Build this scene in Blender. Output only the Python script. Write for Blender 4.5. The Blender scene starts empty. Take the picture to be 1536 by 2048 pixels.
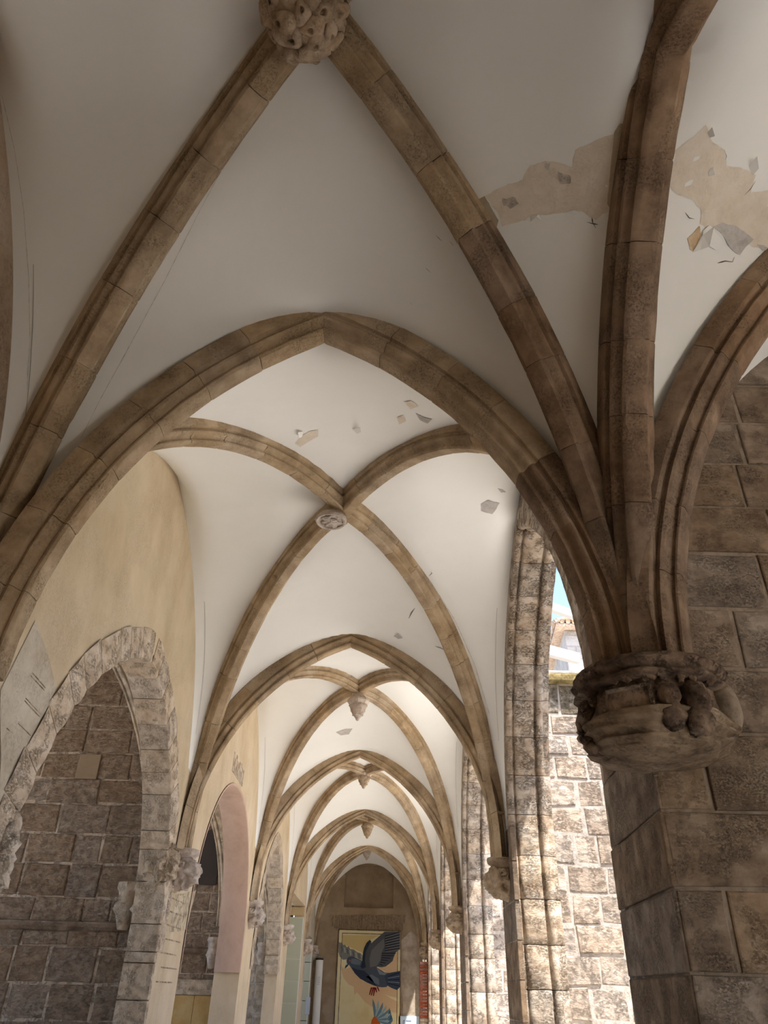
import bpy, bmesh, math, random
from mathutils import Vector, Matrix, noise
from mathutils.bvhtree import BVHTree
from mathutils.geometry import delaunay_2d_cdt

SC = bpy.context.scene
C = SC.collection
V = Vector
# ------------------------------------------------------------------ camera
PITCH, ROLL, YAW, FPX = 0.587309766, 0.029128064, -0.0115439, 1446.54
EYE = V((0, 0, 1.6))
cp, sp, cy, sy = math.cos(PITCH), math.sin(PITCH), math.cos(YAW), math.sin(YAW)
FW = V((sy * cp, cy * cp, sp)); r0 = V((cy, -sy, 0)); u0 = r0.cross(FW)
RT = r0 * math.cos(ROLL) + u0 * math.sin(ROLL)
UP = -r0 * math.sin(ROLL) + u0 * math.cos(ROLL)
cam_d = bpy.data.cameras.new('camera'); cam = bpy.data.objects.new('camera', cam_d); C.objects.link(cam)
cam_d.sensor_fit = 'VERTICAL'; cam_d.sensor_height = 36; cam_d.lens = FPX * 36 / 2048
cam_d.clip_end = 400
cam.matrix_world = Matrix(((RT.x, UP.x, -FW.x, EYE.x), (RT.y, UP.y, -FW.y, EYE.y), (RT.z, UP.z, -FW.z, EYE.z), (0, 0, 0, 1)))
SC.camera = cam
# ------------------------------------------------------------------ sky, sun, exposure
W = bpy.data.worlds.new('world'); SC.world = W; W.use_nodes = True
nt = W.node_tree; nt.nodes.clear()
out = nt.nodes.new('ShaderNodeOutputWorld'); bg = nt.nodes.new('ShaderNodeBackground')
sky = nt.nodes.new('ShaderNodeTexSky'); sky.sky_type = 'NISHITA'; sky.sun_disc = False
sky.sun_elevation = math.radians(66); sky.sun_rotation = math.radians(150); sky.air_density = 1.0; sky.dust_density = 1.6; sky.ozone_density = 1.0
nt.links.new(sky.outputs[0], bg.inputs[0]); nt.links.new(bg.outputs[0], out.inputs[0])
bg.inputs[1].default_value = 0.2
sd = bpy.data.lights.new('sun', 'SUN'); so = bpy.data.objects.new('sun', sd); C.objects.link(so)
sd.energy = 5.4; sd.angle = math.radians(1.0); sd.color = (1.0, 0.95, 0.87)
so.rotation_euler = V((0.36, -0.42, 1.5)).to_track_quat('Z', 'Y').to_euler()
SC.view_settings.view_transform = 'Standard'; SC.view_settings.look = 'None'
SC.view_settings.gamma = 1.0; SC.view_settings.use_curve_mapping = False
SC.view_settings.exposure = 1.45
SC.cycles.max_bounces = 12; SC.cycles.diffuse_bounces = 8

# ------------------------------------------------------------------ helpers
WLOC = {}
def link(o, parent=None, loc=V((0, 0, 0))):
    C.objects.link(o)
    if parent: o.parent = parent; WLOC[o] = WLOC[parent]
    else: o.location = loc; WLOC[o] = V(loc)
    return o
def tag(o, label=None, cat=None, group=None, kind=None):
    if label: o['label'] = label
    if cat: o['category'] = cat
    if group: o['group'] = group
    if kind: o['kind'] = kind
    return o
def thing(name, loc, label, cat, group=None):
    o = bpy.data.objects.new(name, None); o.empty_display_size = .1
    link(o, None, V(loc)); return tag(o, label, cat, group)
def struct(name, loc=(0, 0, 0)):
    o = bpy.data.objects.new(name, None); link(o, None, V(loc)); o['kind'] = 'structure'; return o
def mesh(name, vs, fs, mat, parent=None, smooth=False, loc=None):
    if parent is not None: off = WLOC[parent]
    else: off = V(loc) if loc is not None else V((sum(v[0] for v in vs), sum(v[1] for v in vs), 0)) / len(vs) + V((0, 0, min(v[2] for v in vs)))
    me = bpy.data.meshes.new(name); me.from_pydata([tuple(V(v) - off) for v in vs], [], fs)
    me.materials.append(mat)
    if smooth: me.shade_smooth()
    o = bpy.data.objects.new(name, me); link(o, parent, off)
    return o
def fixn(o):
    bm = bmesh.new(); bm.from_mesh(o.data); bmesh.ops.recalc_face_normals(bm, faces=bm.faces); bm.to_mesh(o.data); bm.free(); return o
def smooth_by(o, deg=40):
    o.data.shade_smooth()
    bm = bmesh.new(); bm.from_mesh(o.data); a = math.radians(deg)
    for e in bm.edges:
        if len(e.link_faces) == 2 and e.calc_face_angle(0) > a: e.smooth = False
    bm.to_mesh(o.data); bm.free(); return o
class MB:
    def __init__(s): s.v = []; s.f = []
    def add(s, vs, fs):
        n = len(s.v); s.v += [V(v) for v in vs]; s.f += [tuple(i + n for i in f) for f in fs]
    def box(s, a, b):
        x0, y0, z0 = a; x1, y1, z1 = b
        s.add([(x0, y0, z0), (x1, y0, z0), (x1, y1, z0), (x0, y1, z0), (x0, y0, z1), (x1, y0, z1), (x1, y1, z1), (x0, y1, z1)],
              [(0, 3, 2, 1), (4, 5, 6, 7), (0, 1, 5, 4), (1, 2, 6, 5), (2, 3, 7, 6), (3, 0, 4, 7)])
    def build(s, name, mat, parent=None, smooth=False, loc=None): return mesh(name, s.v, s.f, mat, parent, smooth, loc)
def bevbox(name, a, b, mat, parent=None, bev=.01):
    x0, y0, z0 = a; x1, y1, z1 = b; t = bev; vs = []; 
    bm = bmesh.new(); bmesh.ops.create_cube(bm, size=1)
    for v in bm.verts: v.co = V(((x0 + x1) / 2 + v.co.x * (x1 - x0), (y0 + y1) / 2 + v.co.y * (y1 - y0), (z0 + z1) / 2 + v.co.z * (z1 - z0)))
    bmesh.ops.bevel(bm, geom=list(bm.edges), offset=t, segments=2, affect='EDGES', profile=.6)
    vs = [v.co.copy() for v in bm.verts]; fs = [tuple(v.index for v in f.verts) for f in bm.faces]; bm.free()
    return mesh(name, vs, fs, mat, parent)
# pixel helpers: where a sight line meets a plane or surface of the place
def ray(x, y): return (FW + RT * ((x - 768) / FPX) - UP * ((y - 1024) / FPX)).normalized()
def un(x, y, ax, v):
    d = ray(x, y); return EYE + d * ((v - EYE[ax]) / d[ax])

# ------------------------------------------------------------------ materials
def nodes(name):
    m = bpy.data.materials.new(name); m.use_nodes = True; n = m.node_tree; b = n.nodes['Principled BSDF']
    b.inputs['Roughness'].default_value = .9; b.inputs['Specular IOR Level'].default_value = .2
    return m, n, b
def stone(name, cols, scale=3.0, pit=60, pitamt=.6, bump=.5, streak=None, rnd=.12, dist=.02, patch=.0, patchcol=(.5, .45, .4)):
    """cols: dark, mid, light"""
    m, n, b = nodes(name); N = n.nodes.new; Lk = n.links.new
    g = N('ShaderNodeNewGeometry'); mp = N('ShaderNodeMapping'); Lk(g.outputs['Position'], mp.inputs[0])
    if streak: mp.inputs['Scale'].default_value = streak
    n1 = N('ShaderNodeTexNoise'); n1.inputs['Scale'].default_value = scale; n1.inputs['Detail'].default_value = 9; n1.inputs['Roughness'].default_value = .68
    Lk(mp.outputs[0], n1.inputs['Vector'])
    cr = N('ShaderNodeValToRGB'); e = cr.color_ramp.elements
    e[0].position = .32; e[0].color = (*cols[0], 1); e[1].position = .68; e[1].color = (*cols[2], 1)
    k = e.new(.5); k.color = (*cols[1], 1)
    Lk(n1.outputs['Fac'], cr.inputs[0])
    # pits
    n2 = N('ShaderNodeTexNoise'); n2.inputs['Scale'].default_value = pit; n2.inputs['Detail'].default_value = 8; n2.inputs['Roughness'].default_value = .78
    Lk(mp.outputs[0], n2.inputs['Vector'])
    r2 = N('ShaderNodeMapRange'); r2.inputs[1].default_value = .33; r2.inputs[2].default_value = .52
    Lk(n2.outputs['Fac'], r2.inputs[0])
    # pit mask: clusters
    n3 = N('ShaderNodeTexNoise'); n3.inputs['Scale'].default_value = scale * 1.7; n3.inputs['Detail'].default_value = 3
    Lk(g.outputs['Position'], n3.inputs['Vector'])
    r3 = N('ShaderNodeMapRange'); r3.inputs[1].default_value = .42; r3.inputs[2].default_value = .62; Lk(n3.outputs['Fac'], r3.inputs[0])
    mm = N('ShaderNodeMath'); mm.operation = 'SUBTRACT'; mm.inputs[0].default_value = 1; Lk(r2.outputs[0], mm.inputs[1])
    m2 = N('ShaderNodeMath'); m2.operation = 'MULTIPLY'; Lk(mm.outputs[0], m2.inputs[0]); Lk(r3.outputs[0], m2.inputs[1])
    m3 = N('ShaderNodeMath'); m3.operation = 'MULTIPLY'; Lk(m2.outputs[0], m3.inputs[0]); m3.inputs[1].default_value = pitamt
    mx = N('ShaderNodeMix'); mx.data_type = 'RGBA'; Lk(m3.outputs[0], mx.inputs[0]); Lk(cr.outputs[0], mx.inputs[6])
    mx.inputs[7].default_value = tuple(c * .35 for c in cols[0]) + (1,)
    col = mx.outputs[2]
    if patch:
        n4 = N('ShaderNodeTexNoise'); n4.inputs['Scale'].default_value = .9; n4.inputs['Detail'].default_value = 6; Lk(g.outputs['Position'], n4.inputs['Vector'])
        r4 = N('ShaderNodeMapRange'); r4.inputs[1].default_value = .54; r4.inputs[2].default_value = .6; r4.inputs[4].default_value = patch; Lk(n4.outputs['Fac'], r4.inputs[0])
        mx2 = N('ShaderNodeMix'); mx2.data_type = 'RGBA'; Lk(r4.outputs[0], mx2.inputs[0]); Lk(col, mx2.inputs[6]); mx2.inputs[7].default_value = (*patchcol, 1); col = mx2.outputs[2]
    oi = N('ShaderNodeObjectInfo'); hs = N('ShaderNodeHueSaturation')
    rv = N('ShaderNodeMapRange'); rv.inputs[3].default_value = 1 - rnd; rv.inputs[4].default_value = 1 + rnd; Lk(oi.outputs['Random'], rv.inputs[0])
    Lk(rv.outputs[0], hs.inputs['Value']); Lk(col, hs.inputs['Color']); Lk(hs.outputs[0], b.inputs['Base Color'])
    sat = N('ShaderNodeMath'); sat.operation = 'PINGPONG'; sat.inputs[1].default_value = .25; Lk(oi.outputs['Random'], sat.inputs[0])
    rs = N('ShaderNodeMapRange'); rs.inputs[2].default_value = .25; rs.inputs[3].default_value = 1 - rnd * 1.5; rs.inputs[4].default_value = 1 + rnd * 1.5; Lk(sat.outputs[0], rs.inputs[0]); Lk(rs.outputs[0], hs.inputs['Saturation'])
    # relief
    ad = N('ShaderNodeMath'); ad.operation = 'MULTIPLY_ADD'; Lk(n1.outputs['Fac'], ad.inputs[0]); ad.inputs[1].default_value = 1.3
    sb = N('ShaderNodeMath'); sb.operation = 'MULTIPLY'; Lk(m2.outputs[0], sb.inputs[0]); sb.inputs[1].default_value = -.8; Lk(sb.outputs[0], ad.inputs[2])
    bp = N('ShaderNodeBump'); bp.inputs['Strength'].default_value = bump; bp.inputs['Distance'].default_value = dist; Lk(ad.outputs[0], bp.inputs['Height']); Lk(bp.outputs[0], b.inputs['Normal'])
    return m
def flat(name, col, rough=.8, spec=.2):
    m, n, b = nodes(name); b.inputs['Base Color'].default_value = (*col, 1); b.inputs['Roughness'].default_value = rough; b.inputs['Specular IOR Level'].default_value = spec; return m
def s2l(*c): return tuple(((x / 255) / 12.92 if x / 255 <= .04045 else ((x / 255 + .055) / 1.055) ** 2.4) for x in c)

M_WEB = stone('white_plaster', [(.825, .83, .80), (.85, .855, .825), (.865, .87, .845)], scale=1.1, pit=120, pitamt=.0, bump=.12, rnd=0, dist=.02)
M_RIB = stone('rib_stone', [(.27, .19, .115), (.43, .325, .21), (.56, .445, .31)], scale=2.6, pit=75, pitamt=.85, bump=.5, rnd=.06, dist=.02)
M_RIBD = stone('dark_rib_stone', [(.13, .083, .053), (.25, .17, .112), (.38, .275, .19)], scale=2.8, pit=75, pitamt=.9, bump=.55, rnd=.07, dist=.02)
M_CARV = stone('carved_stone', [(.28, .19, .12), (.46, .35, .24), (.60, .48, .35)], scale=9, pit=80, pitamt=.6, bump=.6, rnd=.05, dist=.012)
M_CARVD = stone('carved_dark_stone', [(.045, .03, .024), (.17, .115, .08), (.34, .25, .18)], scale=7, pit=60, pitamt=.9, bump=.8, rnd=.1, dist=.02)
M_CARVL = stone('carved_pale_stone', [(.40, .32, .26), (.56, .48, .41), (.68, .60, .53)], scale=9, pit=80, pitamt=.6, bump=.6, rnd=.05, dist=.012)
M_OCHRE = stone('ochre_plaster', [(.50, .40, .26), (.60, .49, .335), (.66, .56, .41)], scale=1.3, pit=90, pitamt=.35, bump=.35, rnd=0, dist=.02, streak=(1, 1, .6), patch=.5, patchcol=(.60, .52, .37))
M_PALEP = stone('pale_old_plaster', [(.42, .35, .26), (.56, .50, .40), (.64, .58, .48)], scale=3, pit=50, pitamt=.4, bump=.4, rnd=0, dist=.02)
M_PINK = stone('pink_plaster', [(.46, .31, .235), (.56, .39, .30), (.62, .45, .36)], scale=2, pit=90, pitamt=.1, bump=.15, rnd=.02, streak=(1, 1, .5))
M_ROUGH = stone('rough_masonry', [(.37, .25, .17), (.48, .345, .24), (.60, .465, .345)], scale=9, pit=26, pitamt=.55, bump=1.0, rnd=.10, dist=.09, streak=(1, 1, 1.8))
M_ROUGHM = stone('rough_mortar', [(.44, .325, .235), (.56, .44, .33), (.66, .54, .43)], scale=7, pit=45, pitamt=.4, bump=.9, rnd=0, dist=.04)
M_VOUS = stone('arch_stone', [(.42, .325, .235), (.58, .475, .36), (.71, .61, .50)], scale=6, pit=50, pitamt=.55, bump=.8, rnd=.08, dist=.022, streak=(1.5, .6, 1.5))
M_COURT = stone('court_stone', [(.40, .325, .27), (.50, .42, .355), (.58, .52, .465)], scale=5, pit=26, pitamt=.6, bump=1.0, rnd=.15, dist=.05, streak=(1, 1, 1.7))
M_COURTM = stone('court_mortar', [(.42, .375, .33), (.51, .46, .415), (.57, .53, .49)], scale=6, pit=50, pitamt=.5, bump=.6, rnd=0)
M_JAMB = stone('jamb_stone', [(.30, .22, .155), (.47, .385, .30), (.60, .53, .455)], scale=4.2, pit=36, pitamt=.95, bump=1.0, rnd=.12, dist=.03, streak=(1, 1, 1.9))
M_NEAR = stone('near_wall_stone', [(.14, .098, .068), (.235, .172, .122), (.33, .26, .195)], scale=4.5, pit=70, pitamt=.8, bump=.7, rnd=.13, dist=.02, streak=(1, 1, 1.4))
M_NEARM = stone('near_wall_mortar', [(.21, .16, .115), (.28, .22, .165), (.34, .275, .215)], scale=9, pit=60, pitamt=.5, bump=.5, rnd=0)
M_END = stone('brown_plaster', [(.27, .195, .125), (.345, .26, .17), (.41, .32, .225)], scale=1.8, pit=40, pitamt=.35, bump=.3, rnd=0, patch=.35, patchcol=(.47, .39, .31))
M_PEEL = stone('bare_cream_render', [(.70, .62, .51), (.77, .69, .58), (.80, .73, .64)], scale=9, pit=70, pitamt=.12, bump=.35, rnd=0)
M_BROWNP = stone('brown_old_paint', [(.36, .29, .20), (.46, .38, .27), (.5, .42, .31)], scale=6, pit=70, pitamt=.3, bump=.2, rnd=.05)
M_GREYP = stone('grey_cement', [(.44, .41, .38), (.54, .51, .48), (.60, .57, .54)], scale=12, pit=60, pitamt=.3, bump=.4, rnd=.05)
M_CRACK = flat('crack_dark', (.10, .075, .06)); M_LINE = flat('incised_line', (.42, .40, .36))
M_MOSS = stone('mossy_coping', [(.10, .085, .035), (.24, .19, .09), (.40, .32, .18)], scale=8, pit=40, pitamt=.6, bump=.7, rnd=.1)
M_LICH = stone('lichen_stained_stone', [(.05, .045, .03), (.20, .17, .12), (.50, .45, .38)], scale=9, pit=30, pitamt=.9, bump=.8, rnd=.15)
M_PAVE = stone('pale_paving', [(.66, .62, .56), (.72, .68, .62), (.77, .73, .67)], scale=2, pit=60, pitamt=.1, bump=.2, rnd=0)
M_TILE = stone('roof_tile', [(.30, .19, .12), (.45, .32, .22), (.58, .47, .37)], scale=9, pit=40, pitamt=.4, bump=.4, rnd=.2)
M_WHITE = flat('white_painted_steel', (.78, .78, .76), .5); M_BEAM = flat('toned_down_white_steel', (.40, .40, .39), .5); M_BLACK = flat('black_cap', (.02, .02, .02), .5)  # beam tone lowered evenly against overexposure in the sun
M_RED = stone('red_brick', [(.25, .075, .05), (.36, .13, .09), (.44, .22, .17)], scale=12, pit=50, pitamt=.4, bump=.5, rnd=.15)
M_GREEN = flat('pale_green_tile', (.56, .59, .46), .35, .5); M_GROUT = flat('white_grout', (.8, .8, .77))
M_DARK = flat('opening_darkness', (.06, .05, .045)); M_YEL = stone('ochre_board', [(.42, .26, .09), (.52, .34, .13), (.58, .42, .2)], scale=3, pit=60, pitamt=.2, bump=.1, rnd=0)
M_WOOD = flat('pale_wood', (.62, .48, .28), .6)

# ------------------------------------------------------------------ layout (metres)
XL, XR = -2.33, 1.41           # wall faces of the gallery
SL, SR = -2.28, 1.29           # springing lines
XA = -.50                      # crown line
L = 5.5
T1 = 3.56; T = [T1] + [3.61 + L * i for i in range(1, 5)]
YE = 29.24
YW = 3.72                      # wall of the side gallery (faces the camera)
ZS, ZA, ZB = 2.9, 5.48, 5.77
DEP = .2

class Arc:
    """half of a pointed arch in a vertical plane: foot -> crown; curve bends with a vertical tangent at the foot"""
    def __init__(s, foot, crown, z0):
        s.c2 = V((crown[0], crown[1])); f = V((foot[0], foot[1])); s.half = (f - s.c2).length; s.d = (f - s.c2).normalized()
        s.z0 = z0; H = crown[2] - z0; s.c = (s.half ** 2 - H * H) / (2 * s.half); s.R = s.half - s.c
        s.a1 = math.acos(max(-1, min(1, -s.c / s.R)))       # angle at crown
        s.len = s.R * s.a1; s.foot = f
        s.B = V((-s.d.y, s.d.x, 0))
    def at(s, t, off=0):
        """t 0..1 foot->crown, off outward"""
        r = s.R + off; a = t * (s.a1 if not off else math.acos(max(-1, min(1, -s.c / r)))); sx = s.c + r * math.cos(a); z = s.z0 + r * math.sin(a)
        return V((s.c2.x + s.d.x * sx, s.c2.y + s.d.y * sx, z))
    def frame(s, t):
        a = t * s.a1; return s.at(t), V((s.d.x * math.cos(a), s.d.y * math.cos(a), math.sin(a)))

PROF = [(.13, .25), (.13, .138), (.124, .128), (.100, .124), (.093, .112), (.104, .102), (.110, .088), (.102, .072), (.082, .062), (.063, .052), (.056, .040), (.058, .030), (.066, .027), (.066, .016), (.052, .002), (.03, 0)]
def profile(sc=1.0):
    h = [(a * sc, b) for a, b in PROF]; return h + [(-a, b) for a, b in reversed(h)]
def sweep_piece(name, arc, t0, t1, prof, mat, parent, seed, joint=.0025, gap=.0016, mitre=False, rings=7, jit=.0035, stilt=0):
    dt = gap / arc.len; e = .012 / arc.len
    ts = [t0 + dt, t0 + dt + e] + [t0 + (t1 - t0) * k / (rings - 3) for k in range(1, rings - 3)] + [t1 - dt - e, t1 - dt]
    vs = []; n = len(prof)
    cx = sum(p[1] for p in prof) / n
    for k, t in enumerate(ts):
        P, R = arc.frame(t); end = k in (0, len(ts) - 1)
        for (a, m) in prof:
            aa, m2 = a, m
            if end and m < .2: aa = a - math.copysign(min(joint, abs(a)), a); m2 = m + joint
            v = P + arc.B * aa + R * m2
            q = noise.noise_vector(v * 9 + V((seed * 3.1, 0, 0))) * jit + noise.noise_vector(v * 31 + V((seed, 5, 0))) * jit * .7
            if m < .2: v = v + q
            if mitre and k == len(ts) - 1:
                tan = V((-R.z * arc.d.x, -R.z * arc.d.y, V((R.x, R.y)).dot(arc.d)))
                s = (V((v.x, v.y)) - arc.c2).dot(arc.d); den = R.z
                if abs(den) > .1: v = v + tan * (s / den)
            vs.append(v)
    fs = []
    for k in range(len(ts) - 1):
        for i in range(n - 1): fs.append((k * n + i, k * n + i + 1, (k + 1) * n + i + 1, (k + 1) * n + i))
    fs.append(tuple(range(n - 1, -1, -1))); fs.append(tuple(range((len(ts) - 1) * n, len(ts) * n)))
    o = fixn(mesh(name, vs, fs, mat, parent)); smooth_by(o, 38); return o
RS = random.Random(4)
def rib(name, arcs, label, cat, group, mat, sc=1.0, seg=.47, mitre=False, tend=1.0, pick=None):
    root = thing(name, (arcs[0].foot.x, arcs[0].foot.y, arcs[0].z0), label, cat, group)
    for arc in arcs:
        n = max(2, round(arc.len * tend / seg)); cuts = [0]
        for k in range(1, n): cuts.append((k + RS.uniform(-.12, .12)) / n * tend)
        cuts.append(tend)
        for k in range(n):
            mt = pick(k / n, arc) if pick else mat
            sweep_piece('voussoir', arc, cuts[k], cuts[k + 1], profile(sc), mt, root, RS.random() * 50, mitre=mitre and k == n - 1)
    return root

# ------------------------------------------------------------------ vault webs
ceiling = struct('ceiling'); WEBS = []
def web(A, a_off, B, b_off, A2, B2, n=26, mth=10, bulge=.05, name='vault_web'):
    """one compartment: both halves of it, rounded over its ridge"""
    rows = []
    for (P_, Q_, ts) in ((A, B, [i / n for i in range(n)]), (A2, B2, [1 - i / n for i in range(n + 1)])):
        for t in ts:
            P = P_.at(t, a_off); Q = Q_.at(t, b_off)
            rows.append([P.lerp(Q, j / mth) + V((0, 0, math.sin(math.pi * j / mth) * bulge * (t ** .7) * (P - Q).length)) for j in range(mth + 1)])
    P = (A.at(1, a_off) + A2.at(1, a_off)) / 2; Q = (B.at(1, b_off) + B2.at(1, b_off)) / 2
    for it in range(60):
        new = [r[:] for r in rows]
        for i in range(n - 10, n + 11):
            k = 1 - abs(i - n) / 11
            for j in range(1, mth):
                w = .5 * k * min(1, 2.2 * math.sin(math.pi * j / mth)); new[i][j] = rows[i][j] * (1 - w) + (rows[i - 1][j] + rows[i + 1][j]) * .5 * w
        rows = new
    vs = [p for r in rows for p in r]; fs = []
    for i in range(2 * n):
        for j in range(mth):
            a = i * (mth + 1) + j; fs.append((a, a + 1, a + mth + 2, a + mth + 1))
    o = mesh(name, vs, fs, M_WEB, ceiling, True); WEBS.append(o); return o

def FT(y): return (-1.98, 1.09) if abs(y - T[0]) < .01 else (SL, SR)
def bay(y0, y1, boss, zb=ZB, zs0=ZS, left=True, right=True, gw=.25):
    """vault of one bay; returns (diagonals, dict)"""
    ym = (y0 + y1) / 2; D = {}
    D['nl'] = Arc((SL, y0), boss, ZS); D['nr'] = Arc((SR, y0), boss, ZS)
    D['fl'] = Arc((SL, y1), boss, ZS); D['fr'] = Arc((SR - (.07 if y0 < 1 else 0), y1 - (.1 if y0 < 1 else 0)), boss, ZS)
    fl0, fr0 = FT(y0); fl1, fr1 = FT(y1)
    tl0 = Arc((fl0, y0), (XA, y0, ZA), ZS); tr0 = Arc((fr0, y0), (XA, y0, ZA), ZS)
    tl1 = Arc((fl1, y1), (XA, y1, ZA), ZS); tr1 = Arc((fr1, y1), (XA, y1, ZA), ZS)
    web(tl0, DEP, D['nl'], DEP, tr0, D['nr']); web(tl1, DEP, D['fl'], DEP, tr1, D['fr'])
    zc = 6.22 if y1 - y0 > 4.5 else 6.15
    for sd, X in (('l', XL), ('r', XR)):
        if sd == 'r' and y0 < 1: continue
        if y0 < 1: gw = .0
        WA = {f: Arc((X, yy), (X, ym, zc), 3.1) for f, yy in (('n', y0 + gw), ('f', y1 - gw))}
        web(WA['n'], 0, D['n' + sd], DEP, WA['f'], D['f' + sd], bulge=.03)
        for f in 'nf':
            wa = WA[f]
            # drawn line beside the wall
            vs = []; n = 40
            for i in range(n + 1):
                t = .25 + .75 * i / n; P = wa.at(t); Q = D[f + sd].at(t, DEP); dq = (Q - P).normalized()
                a = P + dq * .115; b = P + dq * .119; vs += [a - V((0, 0, .004)), b - V((0, 0, .004))]
            mesh('drawn_line', vs, [(2 * i, 2 * i + 1, 2 * i + 3, 2 * i + 2) for i in range(n)], M_LINE, ceiling)
    return D
BOSS = [(-.49, 1.78, 6.0), (-.50, 6.36, ZB)] + [(-.47 + .01 * i, 3.61 + L * (i + 1.5), ZB) for i in range(3)] + [(-.42, (T[4] + YE) / 2, 5.75)]
desc = ['great leafy boss', 'flat round boss', 'first hanging pendant boss', 'second hanging pendant boss', 'third hanging pendant boss', 'small pendant boss before the end wall']
Y0 = 0.0
bays = [(Y0, T[0])] + [(T[i], T[i + 1]) for i in range(4)] + [(T[4], YE)]
corner = {}
for i, (a, b) in enumerate(bays):
    D = bay(a, b, BOSS[i])
    nm = {'nl': 'near left', 'nr': 'near right', 'fl': 'far left', 'fr': 'far right'}
    for k in D:
        if i == 0 and k in ('nl', 'nr'): pass
        arc = D[k]
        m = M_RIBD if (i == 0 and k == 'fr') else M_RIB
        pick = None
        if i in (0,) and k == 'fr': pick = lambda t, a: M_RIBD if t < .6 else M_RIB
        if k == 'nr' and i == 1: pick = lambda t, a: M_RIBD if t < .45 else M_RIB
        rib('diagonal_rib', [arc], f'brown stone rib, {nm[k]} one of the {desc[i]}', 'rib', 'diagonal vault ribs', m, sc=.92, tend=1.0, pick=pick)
ords = ['nearest', 'second nearest', 'third nearest', 'fourth nearest', 'farthest']
for i, y in enumerate(T):
    zq = ZA - (.05 if i == 0 else 0); al = Arc((FT(y)[0], y), (XA, y, zq), ZS); ar = Arc((FT(y)[1], y), (XA, y, zq), ZS)
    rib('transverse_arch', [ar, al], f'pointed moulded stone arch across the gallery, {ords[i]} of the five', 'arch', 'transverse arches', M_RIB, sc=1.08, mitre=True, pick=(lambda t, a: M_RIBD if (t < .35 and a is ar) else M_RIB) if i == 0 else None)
# side gallery on the right of the corner bay
SX = SR + .05
a1 = Arc((SX, 3.36), (SX, 1.72, 5.5), 2.93); a2 = Arc((SX, .08), (SX, 1.72, 5.5), 2.93)
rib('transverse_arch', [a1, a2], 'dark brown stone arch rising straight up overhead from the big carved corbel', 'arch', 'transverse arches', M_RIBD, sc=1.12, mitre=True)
B1 = (4.15, 1.72, ZB); SF = 3.38
d1 = Arc((SX + .17, SF), B1, 2.93); d2 = Arc((SX + .1, .05), B1, 2.93); d3 = Arc((6.95, SF), B1, 2.93); d4 = Arc((6.95, .05), B1, 2.93)
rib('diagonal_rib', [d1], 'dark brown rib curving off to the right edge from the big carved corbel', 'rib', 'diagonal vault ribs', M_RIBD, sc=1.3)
wf1 = Arc((SX + .25, YW), (4.15, YW, 6.2), 3.1); wf2 = Arc((6.7, YW), (4.15, YW, 6.2), 3.1)
wb1 = Arc((SX + .25, .0), (4.15, .0, 6.2), 3.1); wb2 = Arc((6.7, .0), (4.15, .0, 6.2), 3.1)
e1 = Arc((6.95, SF), (6.95, 1.72, 5.5), 2.93); e2 = Arc((6.95, .05), (6.95, 1.72, 5.5), 2.93)
for A, B, ao, A2, B2 in ((a1, d1, DEP, a2, d2), (wf1, d1, 0, wf2, d3), (wb1, d2, 0, wb2, d4), (e1, d3, DEP, e2, d4)): web(A, ao, B, DEP, A2, B2)
# corner bay webs towards the side gallery
c0 = Arc((SR - .07, T[0] - .1), BOSS[0], ZS); c1 = Arc((SR, Y0), BOSS[0], ZS)
web(a1, DEP, c0, DEP, a2, c1)
# small dark springer block beside the near left rib
p = [un(28, 802, 0, XL), un(95, 812, 0, XL + .22), un(60, 868, 0, XL + .10)]; p[0].x -= .02
fixn(mesh('springer_block', p + [v + V((0, 0, .3)) for v in p], [(0, 1, 2), (3, 4, 5), (0, 1, 4, 3), (1, 2, 5, 4), (2, 0, 3, 5)], M_GREYP, ceiling))
# unseen slabs above, added to stop sun leaking past the webs
mb = MB(); mb.box((XL - .4, -.5, 7.0), (XR + .45, YE + .6, 7.25)); mb.box((XR + .45, -.5, 7.0), (14, YW + .45, 7.25)); mb.build('sun_stop_slab', M_GREYP, ceiling)

# ------------------------------------------------------------------ masonry helper
def stone_block(name, O, U, Vv, Nn, u0, u1, v0, v1, proud, mat, parent, rs, bev=.012, jit=.006, back=.05):
    c = []
    for (u, v) in ((u0, v0), (u1, v0), (u1, v1), (u0, v1)): c.append((u + rs.uniform(-jit, jit), v + rs.uniform(-jit, jit)))
    cu, cv = (u0 + u1) / 2, (v0 + v1) / 2; vs = []
    for d, ins in ((-back, 0), (proud - bev, 0), (proud - bev * .3, .35 * bev), (proud, bev)):
        for (u, v) in c:
            uu = u + (ins if u < cu else -ins); w = v + (ins if v < cv else -ins)
            vs.append(O + U * uu + Vv * w + Nn * d)
    fs = [(12, 13, 14, 15)]
    for k in range(3):
        for i in range(4): fs.append((k * 4 + i, k * 4 + (i + 1) % 4, k * 4 + 4 + (i + 1) % 4, k * 4 + 4 + i))
    return mesh(name, vs, fs, mat, parent)
def courses(O, U, Nn, width, hs, mat, parent, seed, wmin=.3, wmax=.6, gap=.014, proud=(.006, .02), name='stone', bev=.012, pick=None, jit=.006, skip=None):
    rs = random.Random(seed); O = V(O); U = V(U); Nn = V(Nn); z = 0
    for h in hs:
        u = -rs.uniform(0, wmin * .6) if False else 0; first = True
        while u < width - .01:
            w = rs.uniform(wmin, wmax) * (.6 if first and rs.random() < .5 else 1); first = False
            if width - (u + w) < wmin * .6: w = width - u
            if not (skip and skip(u + w / 2, z + h / 2)):
                mt = pick(u + w / 2, z + h / 2, rs) if pick else mat
                stone_block(name, O, U, V((0, 0, 1)), Nn, u + gap / 2, u + w - gap / 2, z + gap / 2, z + h - gap / 2, rs.uniform(*proud), mt, parent, rs, bev, jit)
            u += w
        z += h
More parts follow.
